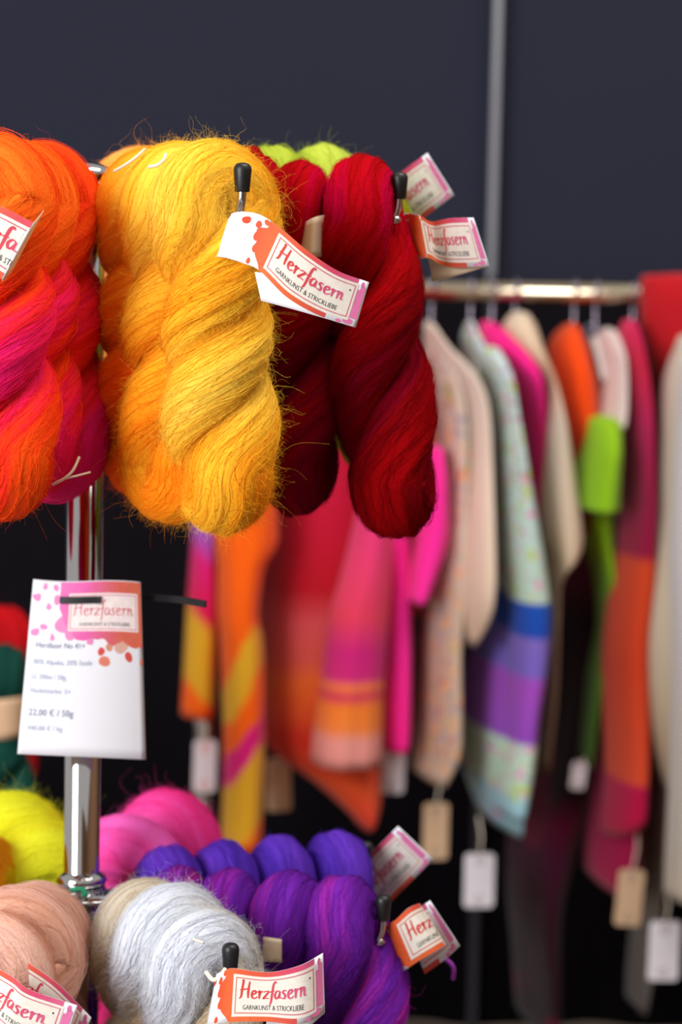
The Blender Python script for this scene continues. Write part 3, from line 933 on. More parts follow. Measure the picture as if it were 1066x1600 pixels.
hank('yarn_hank', 'neon yellow hank pressed against the left side of the pole', 'fluffy hanks at the back of the lower tier', on_arm(Z_LO, 125, 0.070, 0.0), 118, 'neon', L=0.25, r=0.026, R=0.026, turns=0.88, nst=100, nfz=4500, fl=0.017, seed=134,
     ctl=[0.5, 0.6, 0.8, 0.9, 0.9, 0.8, 0.5, 0.4])
hank('yarn_hank', 'yellow and orange hank at the left edge behind the peach hanks', 'fluffy hanks at the back of the lower tier', on_arm(Z_LO, 172, 0.085, 0.004), 172, 'neon', L=0.25, r=0.026, R=0.024, turns=0.88, nst=100, nfz=1500, fl=0.009, seed=135,
     ctl=[0.3, 0.2, 0.1, 0.05, 0.1, 0.2, 0.2, 0.2])

# ------------------------------------------------------------------ price card on the pole
card = empty('price_card', tuple(at(127, 1183, AY - 0.03)), 'white printed price card with pink and orange paint splashes tied to the pole', 'price card')


class CardSheet(Sheet):
    def __init__(s):
        rows = []
        for q, X in enumerate(np.linspace(0, 1, 9)):
            tx = 52 + (220 - 52) * X; ty = 905 + 5 * X + 2 * math.sin(X * 6)
            bx = 27 + (228 - 27) * X; by = 1178 + 9 * X
            bow = 0.010 * (1 - (2 * X - 1) ** 2)
            rows.append((X, (tx, ty), (bx, by), AY - 0.0165 - bow * 0.6 + 0.018 * (1 - X) * 0.3, AY - 0.020 - bow * 1.0 - 0.008 * (1 - X)))
        Sheet.__init__(s, rows)


cs = CardSheet()
cpap = paper('card', cs, card, M_PAPER, 'white card', 24, 16)
wash = Print()


def wash_col(x, y): return grad(x, [(0.25, (240, 120, 190)), (0.5, (236, 100, 176)), (0.66, (224, 100, 130)), (0.8, (220, 100, 84)), (1.0, (226, 110, 80))])


rg = np.random.default_rng(9)
n = 40
xs = np.linspace(0.26, 0.995, n)
low = 0.65 + 0.024 * smooth_noise(rg, 13, n) + 0.22 * np.clip(0.42 - xs, 0, 1) / 0.16 * 0.8
for k in range(n - 1):
    V, F = [], []
    for q in range(9):
        f = q / 8
        V += [(xs[k], low[k] + (0.995 - low[k]) * f), (xs[k + 1], low[k + 1] + (0.995 - low[k + 1]) * f)]
    F = [(2 * q, 2 * q + 1, 2 * q + 3, 2 * q + 2) for q in range(8)]
    V = np.array(V)
    wash.add(V, F, wash_col(V[:, 0], V[:, 1]))
pkf = ink_const((238, 140, 196))
for cx, cy, rx, ry, sd in [(0.05, 0.90, 0.035, 0.022, 1), (0.12, 0.965, 0.025, 0.018, 2), (0.22, 0.96, 0.03, 0.018, 3), (0.16, 0.85, 0.022, 0.018, 4), (0.23, 0.89, 0.03, 0.03, 5),
                           (0.34, 0.76, 0.10, 0.055, 6), (0.38, 0.70, 0.07, 0.035, 7), (0.06, 0.70, 0.035, 0.022, 8), (0.13, 0.735, 0.03, 0.015, 9), (0.21, 0.675, 0.018, 0.022, 10), (0.54, 0.655, 0.03, 0.02, 15)]:
    wash.blob(cx, cy, rx, ry, pkf, sd, 0.25)
for cx, cy, rx, ry, cc, sd in [(0.64, 0.60, 0.03, 0.022, (226, 78, 76), 21), (0.71, 0.625, 0.03, 0.021, (222, 150, 122), 22), (0.81, 0.63, 0.058, 0.038, (226, 176, 158), 23),
                               (0.67, 0.545, 0.05, 0.028, (232, 134, 110), 24), (0.875, 0.575, 0.034, 0.030, (222, 84, 72), 25), (0.985, 0.645, 0.012, 0.02, (222, 90, 80), 26), (0.985, 0.55, 0.012, 0.02, (222, 110, 90), 27)]:
    wash.blob(cx, cy, rx, ry, ink_const(cc), sd, 0.16)
wash.lay('paint_splash', cs, 0.00015, M_PRINT, cpap)
bxp = Print()
bxp.rect(0.345, 0.715, 0.965, 0.930, ink_const((250, 236, 234)))
bxp.lay('name_field', cs, 0.00028, M_PRINT, cpap)
lf = Print()
for a_ in ((0.36, 0.725, 0.95, 0.730), (0.36, 0.915, 0.95, 0.920)): lf.rect(*a_, ink_const((226, 130, 160)), ny=1)
for a_ in ((0.36, 0.725, 0.366, 0.92), (0.944, 0.725, 0.95, 0.92)): lf.rect(*a_, ink_const((226, 130, 120)), nx=1)
lf.lay('name_frame', cs, 0.00036, M_PRINT, cpap)
sc_ = Print()
for P, w in script_strokes('Herzfasern', 0.385, 0.805, 0.93, 0.085):
    sc_.strip(P, w * 0.8, lambda x, y: grad(x, [(0.4, (226, 90, 140)), (0.9, (220, 100, 96))]))
sc_.lay('brush_lettering', cs, 0.00042, M_PRINT, cpap)
cp = Print()
ik = ink_const((60, 58, 70))
cp.text('GARNKUNST & STRICKLIEBE', 0.44, 0.745, 0.028, ik, 0.45)
ikb = ink_const((112, 124, 152)); ikl = ink_const((164, 176, 202))
for body, x, y, sz, wdt, c in [('Herzfaser No 41+', 0.075, 0.615, 0.046, 0.42, ikb), ('80% Alpaka, 20% Seide', 0.065, 0.52, 0.041, 0.50, ikl), ('LL 200m / 50g,', 0.06, 0.435, 0.041, 0.29, ikl),
                               ('Nadelst\u00e4rke: 5+', 0.06, 0.355, 0.040, 0.33, ikl), ('22,00 \u20ac / 50g', 0.06, 0.225, 0.054, 0.36, ikb), ('440,00 \u20ac / kg', 0.06, 0.14, 0.040, 0.28, ikl)]:
    cp.text(body, x, y, sz, c, wdt)
cp.lay('caption', cs, 0.00042, M_PRINT, cpap)
# slot of the card
sl = Print()
sl.rect(0.275, 0.878, 0.62, 0.906, ink_const((14, 14, 16)), ny=1)
sl.lay('punched_slot', cs, 0.0005, M_PRINT, cpap)
# cable tie: across the slot, round the pole, tail to the right
tie = empty('cable_tie', tuple(at(130, 940, AY)), 'black cable tie threaded through the price card, tail to the right', 'cable tie')


def ribbon(name, P, hgt, th, mat, parent):
    P = np.asarray(P)
    T = np.gradient(P, axis=0); T /= np.linalg.norm(T, axis=1)[:, None]
    up = np.array([0, 0, 1.0]); S = np.cross(T, up); S /= np.linalg.norm(S, axis=1)[:, None]
    U = np.cross(S, T)
    vv = []
    for i in range(len(P)):
        for a_, b_ in ((-1, -1), (1, -1), (1, 1), (-1, 1)):
            vv.append(P[i] + U[i] * a_ * hgt / 2 + S[i] * b_ * th / 2)
    ff = []
    for i in range(len(P) - 1):
        for k in range(4):
            ff.append((i * 4 + k, i * 4 + (k + 1) % 4, (i + 1) * 4 + (k + 1) % 4, (i + 1) * 4 + k))
    ff += [(3, 2, 1, 0), tuple((len(P) - 1) * 4 + k for k in range(4))]
    return mesh(name, vv, ff, mat, parent, False)


front = [cs.pt(np.array(x), np.array(0.892), 0.0014) for x in np.linspace(0.27, 0.625, 8)]
zt = front[0][2]
loop = list(front)
for a_ in np.linspace(0.2, math.pi - 0.2, 12):
    loop.append(np.array([AX + 0.0165 * math.cos(a_), AY + 0.0165 * math.sin(a_), zt - 0.0005]))
loop.append(loop[0])
ribbon('strap', catmull(loop, 90), 0.0052, 0.0013, M_TIE, tie)
tail = [at(150, 931, AY - 0.006), at(200, 932, AY + 0.004), at(240, 934, AY - 0.004), at(280, 937, AY - 0.022), at(322, 944, AY - 0.04)]
ribbon('tail', catmull(tail, 30), 0.0052, 0.0014, M_TIE, tie)
hd = at(150, 932, AY - 0.0155)
box('head', (hd[0] - 0.003, hd[1] + 0.028, hd[2] - 0.0035), (hd[0] + 0.004, hd[1] + 0.035, hd[2] + 0.0035), M_TIE, tie)

# ------------------------------------------------------------------ clothes rack
RY = 3.5
rack = empty('clothes_rack', (at(318, 1200, RY)[0], RY, 0.0), 'steel clothes rail with upright, carrying the knitted clothes', 'clothes rack')
rl = at(300, 452, RY); rr = at(1030, 457, RY)
zr = 0.5 * (at(690, 454, RY)[2] + at(990, 457, RY)[2])
tube('rail', [(rl[0], RY, zr), (1.35, RY, zr)], 0.0148, M_RAIL, rack, 24)
ux = at(318, 1200, RY)[0]
tube('upright', [(ux, RY, 0.06), (ux, RY, zr + 0.01)], 0.0155, M_CHROME, rack, 24)
tube('upright', [(1.33, RY, 0.06), (1.33, RY, zr + 0.01)], 0.0155, M_CHROME, rack, 24)
for x_ in (ux, 1.33):
    tube('foot_bar', [(x_, RY - 0.25, 0.045), (x_, RY + 0.25, 0.045)], 0.015, M_CHROME, rack, 16)
    for y_ in (RY - 0.22, RY + 0.22):
        lathe('caster', (x_, y_, 0.0), [(0.006, 0.0), (0.018, 0.004), (0.02, 0.02), (0.018, 0.03), (0.008, 0.034)], M_RUBBER, rack, 16)


def knit(name, stops, patt=None, y0=400, y1=1600, soft='LINEAR', amp=0.0, plainrows=None, slant=0.0, x0=0.0):
    """knitwear colour bands by height (given as photograph rows), optional flecks"""
    m, nt, b = new_mat(name)
    geo = nt.nodes.new('ShaderNodeNewGeometry')
    sep = nt.nodes.new('ShaderNodeSeparateXYZ')
    nt.links.new(geo.outputs['Position'], sep.inputs[0])
    za, zb = at(800, y0, RY)[2], at(800, y1, RY)[2]
    mr = nt.nodes.new('ShaderNodeMapRange')
    mr.inputs[1].default_value = za; mr.inputs[2].default_value = zb
    nt.links.new(sep.outputs[2], mr.inputs[0])
    val = mr.outputs[0]
    if slant:
        sl_ = nt.nodes.new('ShaderNodeMath'); sl_.operation = 'MULTIPLY_ADD'
        sl_.inputs[1].default_value = slant / (za - zb); sl_.inputs[2].default_value = -slant * x0 / (za - zb)
        nt.links.new(sep.outputs[0], sl_.inputs[0])
        ad_ = nt.nodes.new('ShaderNodeMath'); ad_.operation = 'ADD'
        nt.links.new(val, ad_.inputs[0]); nt.links.new(sl_.outputs[0], ad_.inputs[1])
        val = ad_.outputs[0]
    n1 = noise(nt, 9, 3, geo.outputs['Position'])
    if amp:
        ma = nt.nodes.new('ShaderNodeMath'); ma.operation = 'MULTIPLY_ADD'
        ma.inputs[1].default_value = amp
        nt.links.new(n1.outputs['Fac'], ma.inputs[0]); nt.links.new(val, ma.inputs[2])
        sb = nt.nodes.new('ShaderNodeMath'); sb.operation = 'SUBTRACT'; sb.inputs[1].default_value = amp * 0.5
        nt.links.new(ma.outputs[0], sb.inputs[0]); val = sb.outputs[0]
    r = ramp(nt, [((y - y0) / (y1 - y0), c) for y, c in stops], soft)
    nt.links.new(val, r.inputs['Fac'])
    col = r.outputs['Color']
    for (sc, thr, c) in (patt or []):
        vo = nt.nodes.new('ShaderNodeTexNoise')
        vo.inputs['Scale'].default_value = sc; vo.inputs['Detail'].default_value = 1.5
        mp = nt.nodes.new('ShaderNodeMapping')
        mp.inputs['Location'].default_value = (sc * 0.37, c[0] * 0.013, c[1] * 0.017)
        nt.links.new(geo.outputs['Position'], mp.inputs[0]); nt.links.new(mp.outputs[0], vo.inputs['Vector'])
        st = nt.nodes.new('ShaderNodeMapRange')
        st.inputs[1].default_value = thr; st.inputs[2].default_value = thr + 0.04
        nt.links.new(vo.outputs['Fac'], st.inputs[0])
        fac = st.outputs[0]
        if plainrows:
            lo = nt.nodes.new('ShaderNodeMath'); lo.operation = 'LESS_THAN'; lo.inputs[1].default_value = (plainrows[0] - y0) / (y1 - y0)
            hi = nt.nodes.new('ShaderNodeMath'); hi.operation = 'GREATER_THAN'; hi.inputs[1].default_value = (plainrows[1] - y0) / (y1 - y0)
            nt.links.new(mr.outputs[0], lo.inputs[0]); nt.links.new(mr.outputs[0], hi.inputs[0])
            sm = nt.nodes.new('ShaderNodeMath'); sm.operation = 'ADD'
            nt.links.new(lo.outputs[0], sm.inputs[0]); nt.links.new(hi.outputs[0], sm.inputs[1])
            ml = nt.nodes.new('ShaderNodeMath'); ml.operation = 'MULTIPLY'
            nt.links.new(sm.outputs[0], ml.inputs[0]); nt.links.new(fac, ml.inputs[1])
            fac = ml.outputs[0]
        mx = nt.nodes.new('ShaderNodeMix'); mx.data_type = 'RGBA'
        nt.links.new(fac, mx.inputs[0]); nt.links.new(col, mx.inputs[6]); mx.inputs[7].default_value = lin(c)
        col = mx.outputs[2]
    nt.links.new(col, b.inputs['Base Color'])
    b.inputs['Roughness'].default_value = 0.9
    b.inputs['Specular IOR Level'].default_value = 0.15
    b.inputs['Sheen Weight'].default_value = 0.12
    wv = nt.nodes.new('ShaderNodeTexWave'); wv.inputs['Scale'].default_value = 45; wv.inputs['Distortion'].default_value = 2
    wv.bands_direction = 'Z'
    nt.links.new(geo.outputs['Position'], wv.inputs['Vector'])
    bp = nt.nodes.new('ShaderNodeBump'); bp.inputs['Strength'].default_value = 0.35; bp.inputs['Distance'].default_value = 0.003
    nt.links.new(wv.outputs['Fac'], bp.inputs['Height']); nt.links.new(bp.outputs['Normal'], b.inputs['Normal'])
    return m


def drape(name, levels, mat, parent, Y=RY, b0=0.03, b1=0.16, grow=90, th=16, folds=0.06, seed=1, nk=44, label=None, diag=0.0):
    """hanging cloth volume: silhouette rows (py, xl, xr) at distance Y; deep oval section turned by th degrees"""
    rg = np.random.default_rng(seed)
    py = np.array([l[0] for l in levels], float)
    n = max(26, int((py[-1] - py[0]) / 16))
    k = np.arange(len(levels), dtype=float)
    dense = catmull(np.array([[l[0], l[1], l[2]] for l in levels], float), 12 * len(levels))
    yy = np.linspace(py[0], py[-1], n)
    o = np.argsort(dense[:, 0])
    xl = np.interp(yy, dense[o, 0], dense[o, 1]); xr = np.interp(yy, dense[o, 0], dense[o, 2])
    a_ = math.radians(th); s_, c_ = math.sin(a_), math.cos(a_)
    ph = rg.uniform(0, 6.28, 4)
    V = []
    tt = np.arange(nk) / nk * 2 * math.pi
    for i in range(n):
        L = at(xl[i], yy[i], Y); Rr = at(xr[i], yy[i], Y)
        hw = max(0.004, (Rr[0] - L[0]) / 2)
        cx = (Rr[0] + L[0]) / 2; cz = (Rr[2] + L[2]) / 2
        g = min(1.0, (yy[i] - py[0]) / grow)
        b = min(b0 + (b1 - b0) * math.sin(g * math.pi / 2), 0.85 * hw / s_)
        a = math.sqrt(max(hw * hw - (b * s_) ** 2, 1e-6)) / c_
        u = (yy[i] - py[0]) / max(1, py[-1] - py[0])
        mod = 1 + folds * (0.35 + 0.65 * u) * (np.sin(5 * tt + ph[0] + 2.2 * u) * 0.6 + np.sin(9 * tt + ph[1] - 3 * u) * 0.4 + np.sin(3 * tt + ph[2]) * 0.4)
        ca, sa = np.cos(tt) * a * mod, np.sin(tt) * b * mod
        x = cx + ca * c_ - sa * s_ * -1.0 * -1.0
        y = Y + ca * s_ + sa * c_
        z = cz + diag * (x - cx) * u
        V.append(np.stack([x, y, np.broadcast_to(z, x.shape)], 1))
    A = np.vstack(V)
    F = []
    for i in range(n - 1):
        for q in range(nk):
            F.append((i * nk + (q + 1) % nk, i * nk + q, (i + 1) * nk + q, (i + 1) * nk + (q + 1) % nk))
    top = A[:nk].mean(0) + np.array([0, 0, 0.004]); bot = A[-nk:].mean(0) + np.array([0, 0, 0.03])
    A = np.vstack([A, top, bot])
    t_i, b_i = len(A) - 2, len(A) - 1
    for q in range(nk):
        F.append((t_i, q, (q + 1) % nk))
        F.append((b_i, (n - 1) * nk + (q + 1) % nk, (n - 1) * nk + q))
    return mesh(name, A, F, mat, parent, True, label)


HG = 'coat hangers on the rail'


def hanger(px, pyneck, label, th=12, span=0.05):
    """metal hook over the rail with plastic shoulder bar"""
    p = at(px, pyneck, RY)
    x = p[0]
    root = empty('coat_hanger', (x, RY, p[2] - 0.05), label, 'hanger', HG)
    pts = [(x, RY, p[2] - 0.01), (x, RY, zr - 0.045)]
    for a in np.linspace(-math.pi * 0.42, math.pi * 1.05, 12):
        pts.append((x, RY + 0.0185 * math.cos(a), zr + 0.0015 + 0.0185 * math.sin(a)))
    tube('hook', catmull(pts, 70), 0.0030, M_HOOK, root, 10)
    a = math.radians(th)
    d = np.array([math.sin(a), -math.cos(a)])
    bar = []
    for q in np.linspace(-1, 1, 15):
        bar.append((x + d[0] * q * span, RY + d[1] * q * span, p[2] - 0.016 - 0.055 * abs(q) ** 1.2))
    tube('shoulder_bar', bar, [0.004 + 0.004 * (1 - abs(q)) for q in np.linspace(-1, 1, 15)], M_HANGER, root, 10)
    return root


def hangtag(parent, cx, cy, w, h, mat, Y, rot=0.0, top=None, pinkish=False):
    """card tag on a string; the photograph rows give its size"""
    c = at(cx, cy, Y)
    s = Y / FPX
    hw, hh, t = w * s / 2, h * s / 2, 0.0012
    cr = 0.006
    out = []
    for sx, sy, a0 in ((1, 1, 0), (-1, 1, 90), (-1, -1, 180), (1, -1, 270)):
        for q in range(4):
            a = math.radians(a0 + q * 30)
            out.append(((hw - cr) * sx + cr * math.cos(a), (hh - cr) * sy + cr * math.sin(a)))
    R_ = math.radians(rot)
    def P3(x, z, y=0.0): return (c[0] + x * math.cos(R_) - z * math.sin(R_), c[1] + y + x * 0.12, c[2] + x * math.sin(R_) + z * math.cos(R_))
    n = len(out)
    V = [P3(x, z) for x, z in out] + [P3(x, z, t) for x, z in out]
    F = [tuple(range(n - 1, -1, -1)), tuple(range(n, 2 * n))] + [(i, (i + 1) % n, n + (i + 1) % n, n + i) for i in range(n)]
    o = mesh('hang_tag', V, F, mat, parent, False)
    for z, r in ((hh * 0.72, 0.0065), (-hh * 0.72, 0.0065)):
        vv = [P3(0, z, -0.0006)] + [P3(r * math.cos(a), z + r * math.sin(a), -0.0006) for a in np.linspace(0, 2 * math.pi, 13)[:-1]]
        vi = [P3(0.7 * r * math.cos(a), z + 0.7 * r * math.sin(a), -0.0006) for a in np.linspace(0, 2 * math.pi, 13)[:-1]]
        mesh('round_stamp', vv[1:] + vi, [(i, (i + 1) % 12, 12 + (i + 1) % 12, 12 + i) for i in range(12)], M_STAMPPINK if pinkish else M_STAMP, o, False)
    tp = at(top[0], top[1], Y + 0.01) if top else (c[0], c[1], c[2] + hh + 0.06)
    tube('tag_string', [P3(0, hh * 0.9), ((P3(0, hh)[0] + tp[0]) / 2 + 0.003, c[1], (P3(0, hh)[2] + tp[2]) / 2), tp], 0.0016, M_STRING, o, 6)
    return o


M_STAMP = plain('stamp_grey', (150, 132, 126), 0.8)
M_STAMPPINK = plain('stamp_pink', (226, 120, 110), 0.8)
CG = 'knitted clothes on the rail'


def cloth_root(name, px, py, label, cat, Y=RY):
    return empty(name, tuple(at(px, py, Y)), label, cat, CG)


# 1 scarf, orange / mustard / magenta
o = cloth_root('patterned_scarf', 370, 1315, 'orange, mustard and magenta patterned scarf hanging in two tails at the left', 'scarf', 3.4)
OR_, YE_, MA_ = (255, 98, 8), (230, 168, 36), (226, 26, 120)
m = knit('scarf_knit_short', [(400, OR_), (780, OR_), (800, (150, 90, 200)), (850, MA_), (935, (226, 24, 80)), (960, YE_), (1048, YE_), (1066, OR_)], amp=0.05, slant=-0.8, x0=at(315, 1000, 3.4)[0])
m1 = knit('scarf_knit_long', [(400, OR_), (975, OR_), (990, YE_), (1040, YE_), (1056, OR_), (1104, OR_), (1112, MA_), (1146, MA_), (1160, YE_), (1262, YE_), (1276, OR_)], amp=0.09, slant=1.5, x0=at(380, 1100, 3.34)[0])
drape('scarf_tail', [(452, 300, 345), (520, 298, 345), (700, 300, 345), (840, 298, 340), (950, 291, 343), (1060, 285, 338), (1115, 281, 335)], m, o, 3.40, 0.02, 0.05, 60, 10, 0.05, 3)
drape('scarf_tail', [(452, 340, 425), (600, 345, 430), (800, 335, 434), (850, 336, 434), (885, 340, 415), (960, 340, 405), (1010, 345, 412), (1150, 349, 414), (1240, 348, 412), (1318, 344, 409)], m1, o, 3.34, 0.02, 0.06, 60, 10, 0.05, 4)
hangtag(o, 320, 1197, 36, 84, M_TAGWHITE, 3.36, -1, (316, 1110), True)

# 2 crimson patterned jumper with pink striped sleeve
o = cloth_root('striped_jumper', 520, 1270, 'crimson and rust jumper with pink striped sleeve below the red hanks', 'jumper')
m = knit('crimson_knit', [(400, (180, 14, 36)), (760, (190, 20, 58)), (900, (176, 14, 32)), (950, (200, 74, 80)), (1010, (204, 82, 70)), (1040, (220, 100, 40)), (1100, (214, 76, 34)), (1130, (204, 44, 30)), (1200, (232, 84, 40)), (1280, (228, 56, 48))], None, amp=0.03)
drape('body', [(470, 500, 540), (510, 465, 570), (600, 430, 604), (770, 414, 604), (900, 408, 604), (1040, 404, 602), (1130, 406, 600), (1170, 420, 598), (1205, 470, 597), (1240, 510, 594), (1280, 545, 580)], m, o, 3.50, 0.04, 0.12, 110, 10, 0.03, 5)
m2 = knit('pink_stripe_knit', [(700, (226, 50, 130)), (860, (230, 60, 110)), (930, (226, 60, 90)), (980, (204, 32, 120)), (1022, (210, 40, 120)), (1030, (246, 130, 60)), (1045, (214, 40, 90)), (1060, (246, 128, 40)), (1095, (244, 130, 60)), (1110, (236, 150, 140)), (1190, (230, 146, 140))], None, amp=0.02)
drape('sleeve', [(560, 580, 620), (700, 566, 616), (800, 556, 614), (900, 532, 610), (960, 516, 606), (1080, 500, 598), (1150, 490, 596), (1190, 487, 594)], m2, o, 3.36, 0.03, 0.06, 80, 10, 0.05, 6)
hangtag(o, 435, 1226, 40, 86, M_TAGTAN, 3.50, 2, (438, 1160))

# 3 orange and hot pink cardigan
o = cloth_root('pink_orange_cardigan', 630, 1165, 'bright orange and hot pink cardigan right of the striped jumper', 'cardigan')
m = knit('orange_knit', [(400, (255, 130, 30)), (640, (255, 130, 30)), (760, (255, 104, 60)), (830, (255, 96, 40)), (880, (250, 130, 40)), (930, (248, 90, 50))], None, amp=0.02)
mp_ = knit('hot_pink_knit', [(400, (255, 40, 150)), (900, (255, 44, 166)), (1180, (246, 26, 136))])
drape('body', [(560, 630, 648), (620, 622, 662), (690, 614, 684), (780, 606, 697), (860, 602, 690), (930, 600, 660), (960, 602, 640)], m, o, 3.56, 0.04, 0.12, 100, 15, 0.05, 7)
drape('sleeve', [(700, 672, 692), (770, 662, 698), (840, 650, 698), (900, 640, 680), (938, 634, 664)], mp_, o, 3.38, 0.02, 0.05, 60, 10, 0.05, 8)
drape('front_panel', [(840, 600, 640), (930, 598, 641), (1040, 596, 642), (1130, 595, 641), (1168, 597, 638)], mp_, o, 3.42, 0.03, 0.05, 60, 10, 0.05, 9)
hangtag(o, 613, 1205, 40, 72, M_TAGWHITE, 3.46, -2, (616, 1165))

# 4 floral beige jumper
o = cloth_root('flecked_jumper', 680, 1210, 'beige jumper flecked with orange and grey, behind the cream jumper', 'jumper')
m = knit('fleck_knit', [(400, (232, 212, 196)), (800, (206, 186, 168)), (1130, (196, 166, 140)), (1210, (206, 182, 164))], [(58, 0.60, (236, 170, 110)), (52, 0.61, (160, 158, 168)), (66, 0.63, (190, 116, 120)), (50, 0.65, (180, 180, 90))])
drape('body', [(505, 662, 674), (545, 664, 694), (590, 668, 716), (640, 674, 726), (720, 676, 728), (800, 672, 726), (900, 664, 724), (1000, 656, 716), (1100, 652, 716), (1160, 648, 714), (1212, 644, 694)], m, o, 3.44, 0.03, 0.10, 100, 15, 0.05, 10)
hangtag(o, 681, 1299, 40, 92, M_TAGTAN, 3.44, 0, (684, 1210))

# 5 cream jumper
o = cloth_root('cream_jumper', 730, 1000, 'plain cream knitted jumper right of the outer red hank', 'jumper')
m = knit('cream_knit', [(400, (236, 222, 206)), (760, (228, 206, 186)), (1000, (216, 188, 160))], amp=0.02)
drape('body', [(508, 668, 680), (540, 678, 702), (570, 690, 732), (605, 706, 754), (650, 716, 763), (720, 718, 766), (820, 704, 768), (900, 693, 768), (950, 696, 762), (1003, 714, 742)], m, o, 3.40, 0.03, 0.12, 120, 15, 0.04, 11)

# 6 mint floral jumper with blue and purple stripes
o = cloth_root('mint_jumper', 785, 1280, 'mint flecked jumper with blue, lavender and purple bands at the hem', 'jumper')
flk = [(62, 0.60, (226, 140, 186)), (56, 0.62, (180, 204, 90)), (66, 0.64, (150, 150, 180))]
m = knit('mint_knit', [(400, (226, 236, 232)), (560, (206, 226, 228)), (640, (206, 228, 220)), (780, (188, 212, 206)), (902, (184, 206, 188)), (903, (26, 78, 176)), (953, (26, 70, 170)), (955, (122, 100, 186)), (1010, (116, 96, 190)), (1020, (158, 72, 184)), (1112, (142, 70, 184)), (1116, (188, 214, 192)), (1192, (182, 212, 190)), (1196, (150, 194, 204)), (1290, (140, 190, 208))], flk, plainrows=(900, 1118))
drape('body', [(504, 729, 740), (530, 722, 752), (560, 726, 772), (600, 744, 786), (660, 758, 792), (760, 765, 798), (880, 763, 800), (960, 756, 802), (1110, 724, 800), (1180, 722, 800), (1230, 732, 812), (1282, 752, 812)], m, o, 3.48, 0.03, 0.13, 100, 14, 0.05, 12)
drape('sleeve', [(545, 756, 780), (580, 768, 798), (640, 780, 808), (760, 788, 828), (880, 792, 850), (960, 796, 859), (1040, 796, 852), (1110, 790, 840), (1190, 782, 832), (1270, 775, 818)], m, o, 3.37, 0.02, 0.06, 80, 12, 0.04, 13)
hangtag(o, 749, 1376, 48, 88, M_TAGWHITE, 3.42, 0, (748, 1275))

# 7 hot pink jumper
o = cloth_root('hot_pink_jumper', 828, 745, 'hot pink jumper between the mint and the beige one', 'jumper')
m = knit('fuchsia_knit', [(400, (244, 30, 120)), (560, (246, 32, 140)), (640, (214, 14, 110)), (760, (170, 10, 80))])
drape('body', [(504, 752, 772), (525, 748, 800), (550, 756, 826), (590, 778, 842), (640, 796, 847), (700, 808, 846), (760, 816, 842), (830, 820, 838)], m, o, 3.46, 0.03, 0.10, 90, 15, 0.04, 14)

# 8 beige shawl
o = cloth_root('beige_shawl', 850, 1200, 'oatmeal beige knitted shawl with a pointed edge left of the green sleeve', 'shawl')
m = knit('oat_knit', [(400, (226, 208, 192)), (560, (220, 190, 156)), (640, (216, 196, 178)), (860, (210, 184, 154)), (1000, (150, 120, 96)), (1200, (120, 92, 70))], amp=0.03)  # brown lower stops carry the shade on the narrow strip
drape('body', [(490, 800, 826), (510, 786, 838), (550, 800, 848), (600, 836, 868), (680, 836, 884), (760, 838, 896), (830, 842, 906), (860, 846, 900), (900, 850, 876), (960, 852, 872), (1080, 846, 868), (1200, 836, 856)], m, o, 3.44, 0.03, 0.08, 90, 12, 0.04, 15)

# 9 orange jumper
o = cloth_root('orange_jumper', 890, 780, 'burnt orange jumper behind the beige shawl and green sleeve', 'jumper')
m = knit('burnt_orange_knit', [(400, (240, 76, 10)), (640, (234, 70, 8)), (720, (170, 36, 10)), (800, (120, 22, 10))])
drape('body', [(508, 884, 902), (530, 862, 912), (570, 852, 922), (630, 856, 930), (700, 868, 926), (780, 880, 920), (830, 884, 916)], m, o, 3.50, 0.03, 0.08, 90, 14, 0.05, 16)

# 10 lavender and lime jumper
o = cloth_root('lavender_lime_jumper', 930, 1190, 'pale lavender jumper with a broad lime green lower part', 'jumper')
m = knit('lavender_knit', [(400, (224, 206, 200)), (640, (222, 200, 198)), (660, (190, 204, 140))])
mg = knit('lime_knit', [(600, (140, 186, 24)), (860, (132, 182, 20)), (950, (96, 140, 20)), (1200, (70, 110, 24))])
mgy = knit('slate_knit', [(400, (132, 134, 156)), (700, (110, 110, 130))])
drape('collar', [(510, 916, 936), (540, 912, 944), (590, 914, 944), (640, 920, 944)], mgy, o, 3.58, 0.03, 0.08, 70, 10, 0.03, 17)
drape('body', [(516, 940, 962), (540, 934, 970), (580, 930, 973), (630, 922, 972), (662, 914, 968)], m, o, 3.48, 0.03, 0.10, 90, 12, 0.03, 18)
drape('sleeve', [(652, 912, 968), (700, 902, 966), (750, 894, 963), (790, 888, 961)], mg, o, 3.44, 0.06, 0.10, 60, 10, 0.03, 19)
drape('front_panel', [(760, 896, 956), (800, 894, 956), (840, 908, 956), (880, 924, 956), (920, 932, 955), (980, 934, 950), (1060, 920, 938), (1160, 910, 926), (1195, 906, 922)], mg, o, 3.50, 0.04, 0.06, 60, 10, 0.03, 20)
hangtag(o, 904, 1212, 24, 46, M_TAGWHITE, 3.46, -6, (912, 1185))

# 11 magenta and orange jumper
o = cloth_root('magenta_orange_jumper', 965, 1380, 'long magenta jumper with a wide orange block, near the rail end', 'jumper')
m = knit('magenta_knit', [(400, (238, 26, 116)), (560, (206, 22, 66)), (640, (190, 24, 86)), (760, (150, 12, 60)), (835, (146, 12, 58)), (850, (206, 66, 30)), (1000, (196, 58, 26)), (1182, (214, 72, 40)), (1186, (178, 10, 66)), (1300, (184, 10, 60))])
drape('sleeve', [(502, 976, 992), (530, 970, 998), (590, 974, 1008), (660, 978, 1014), (760, 976, 1016), (840, 966, 1017), (920, 954, 1016), (1010, 944, 1008), (1100, 946, 1008), (1190, 950, 1007), (1250, 946, 1005), (1288, 944, 1003)], m, o, 3.44, 0.03, 0.08, 90, 12, 0.04, 21, diag=0.8)
m = knit('raspberry_knit', [(800, (130, 6, 60)), (1150, (160, 8, 76)), (1390, (178, 8, 70))])
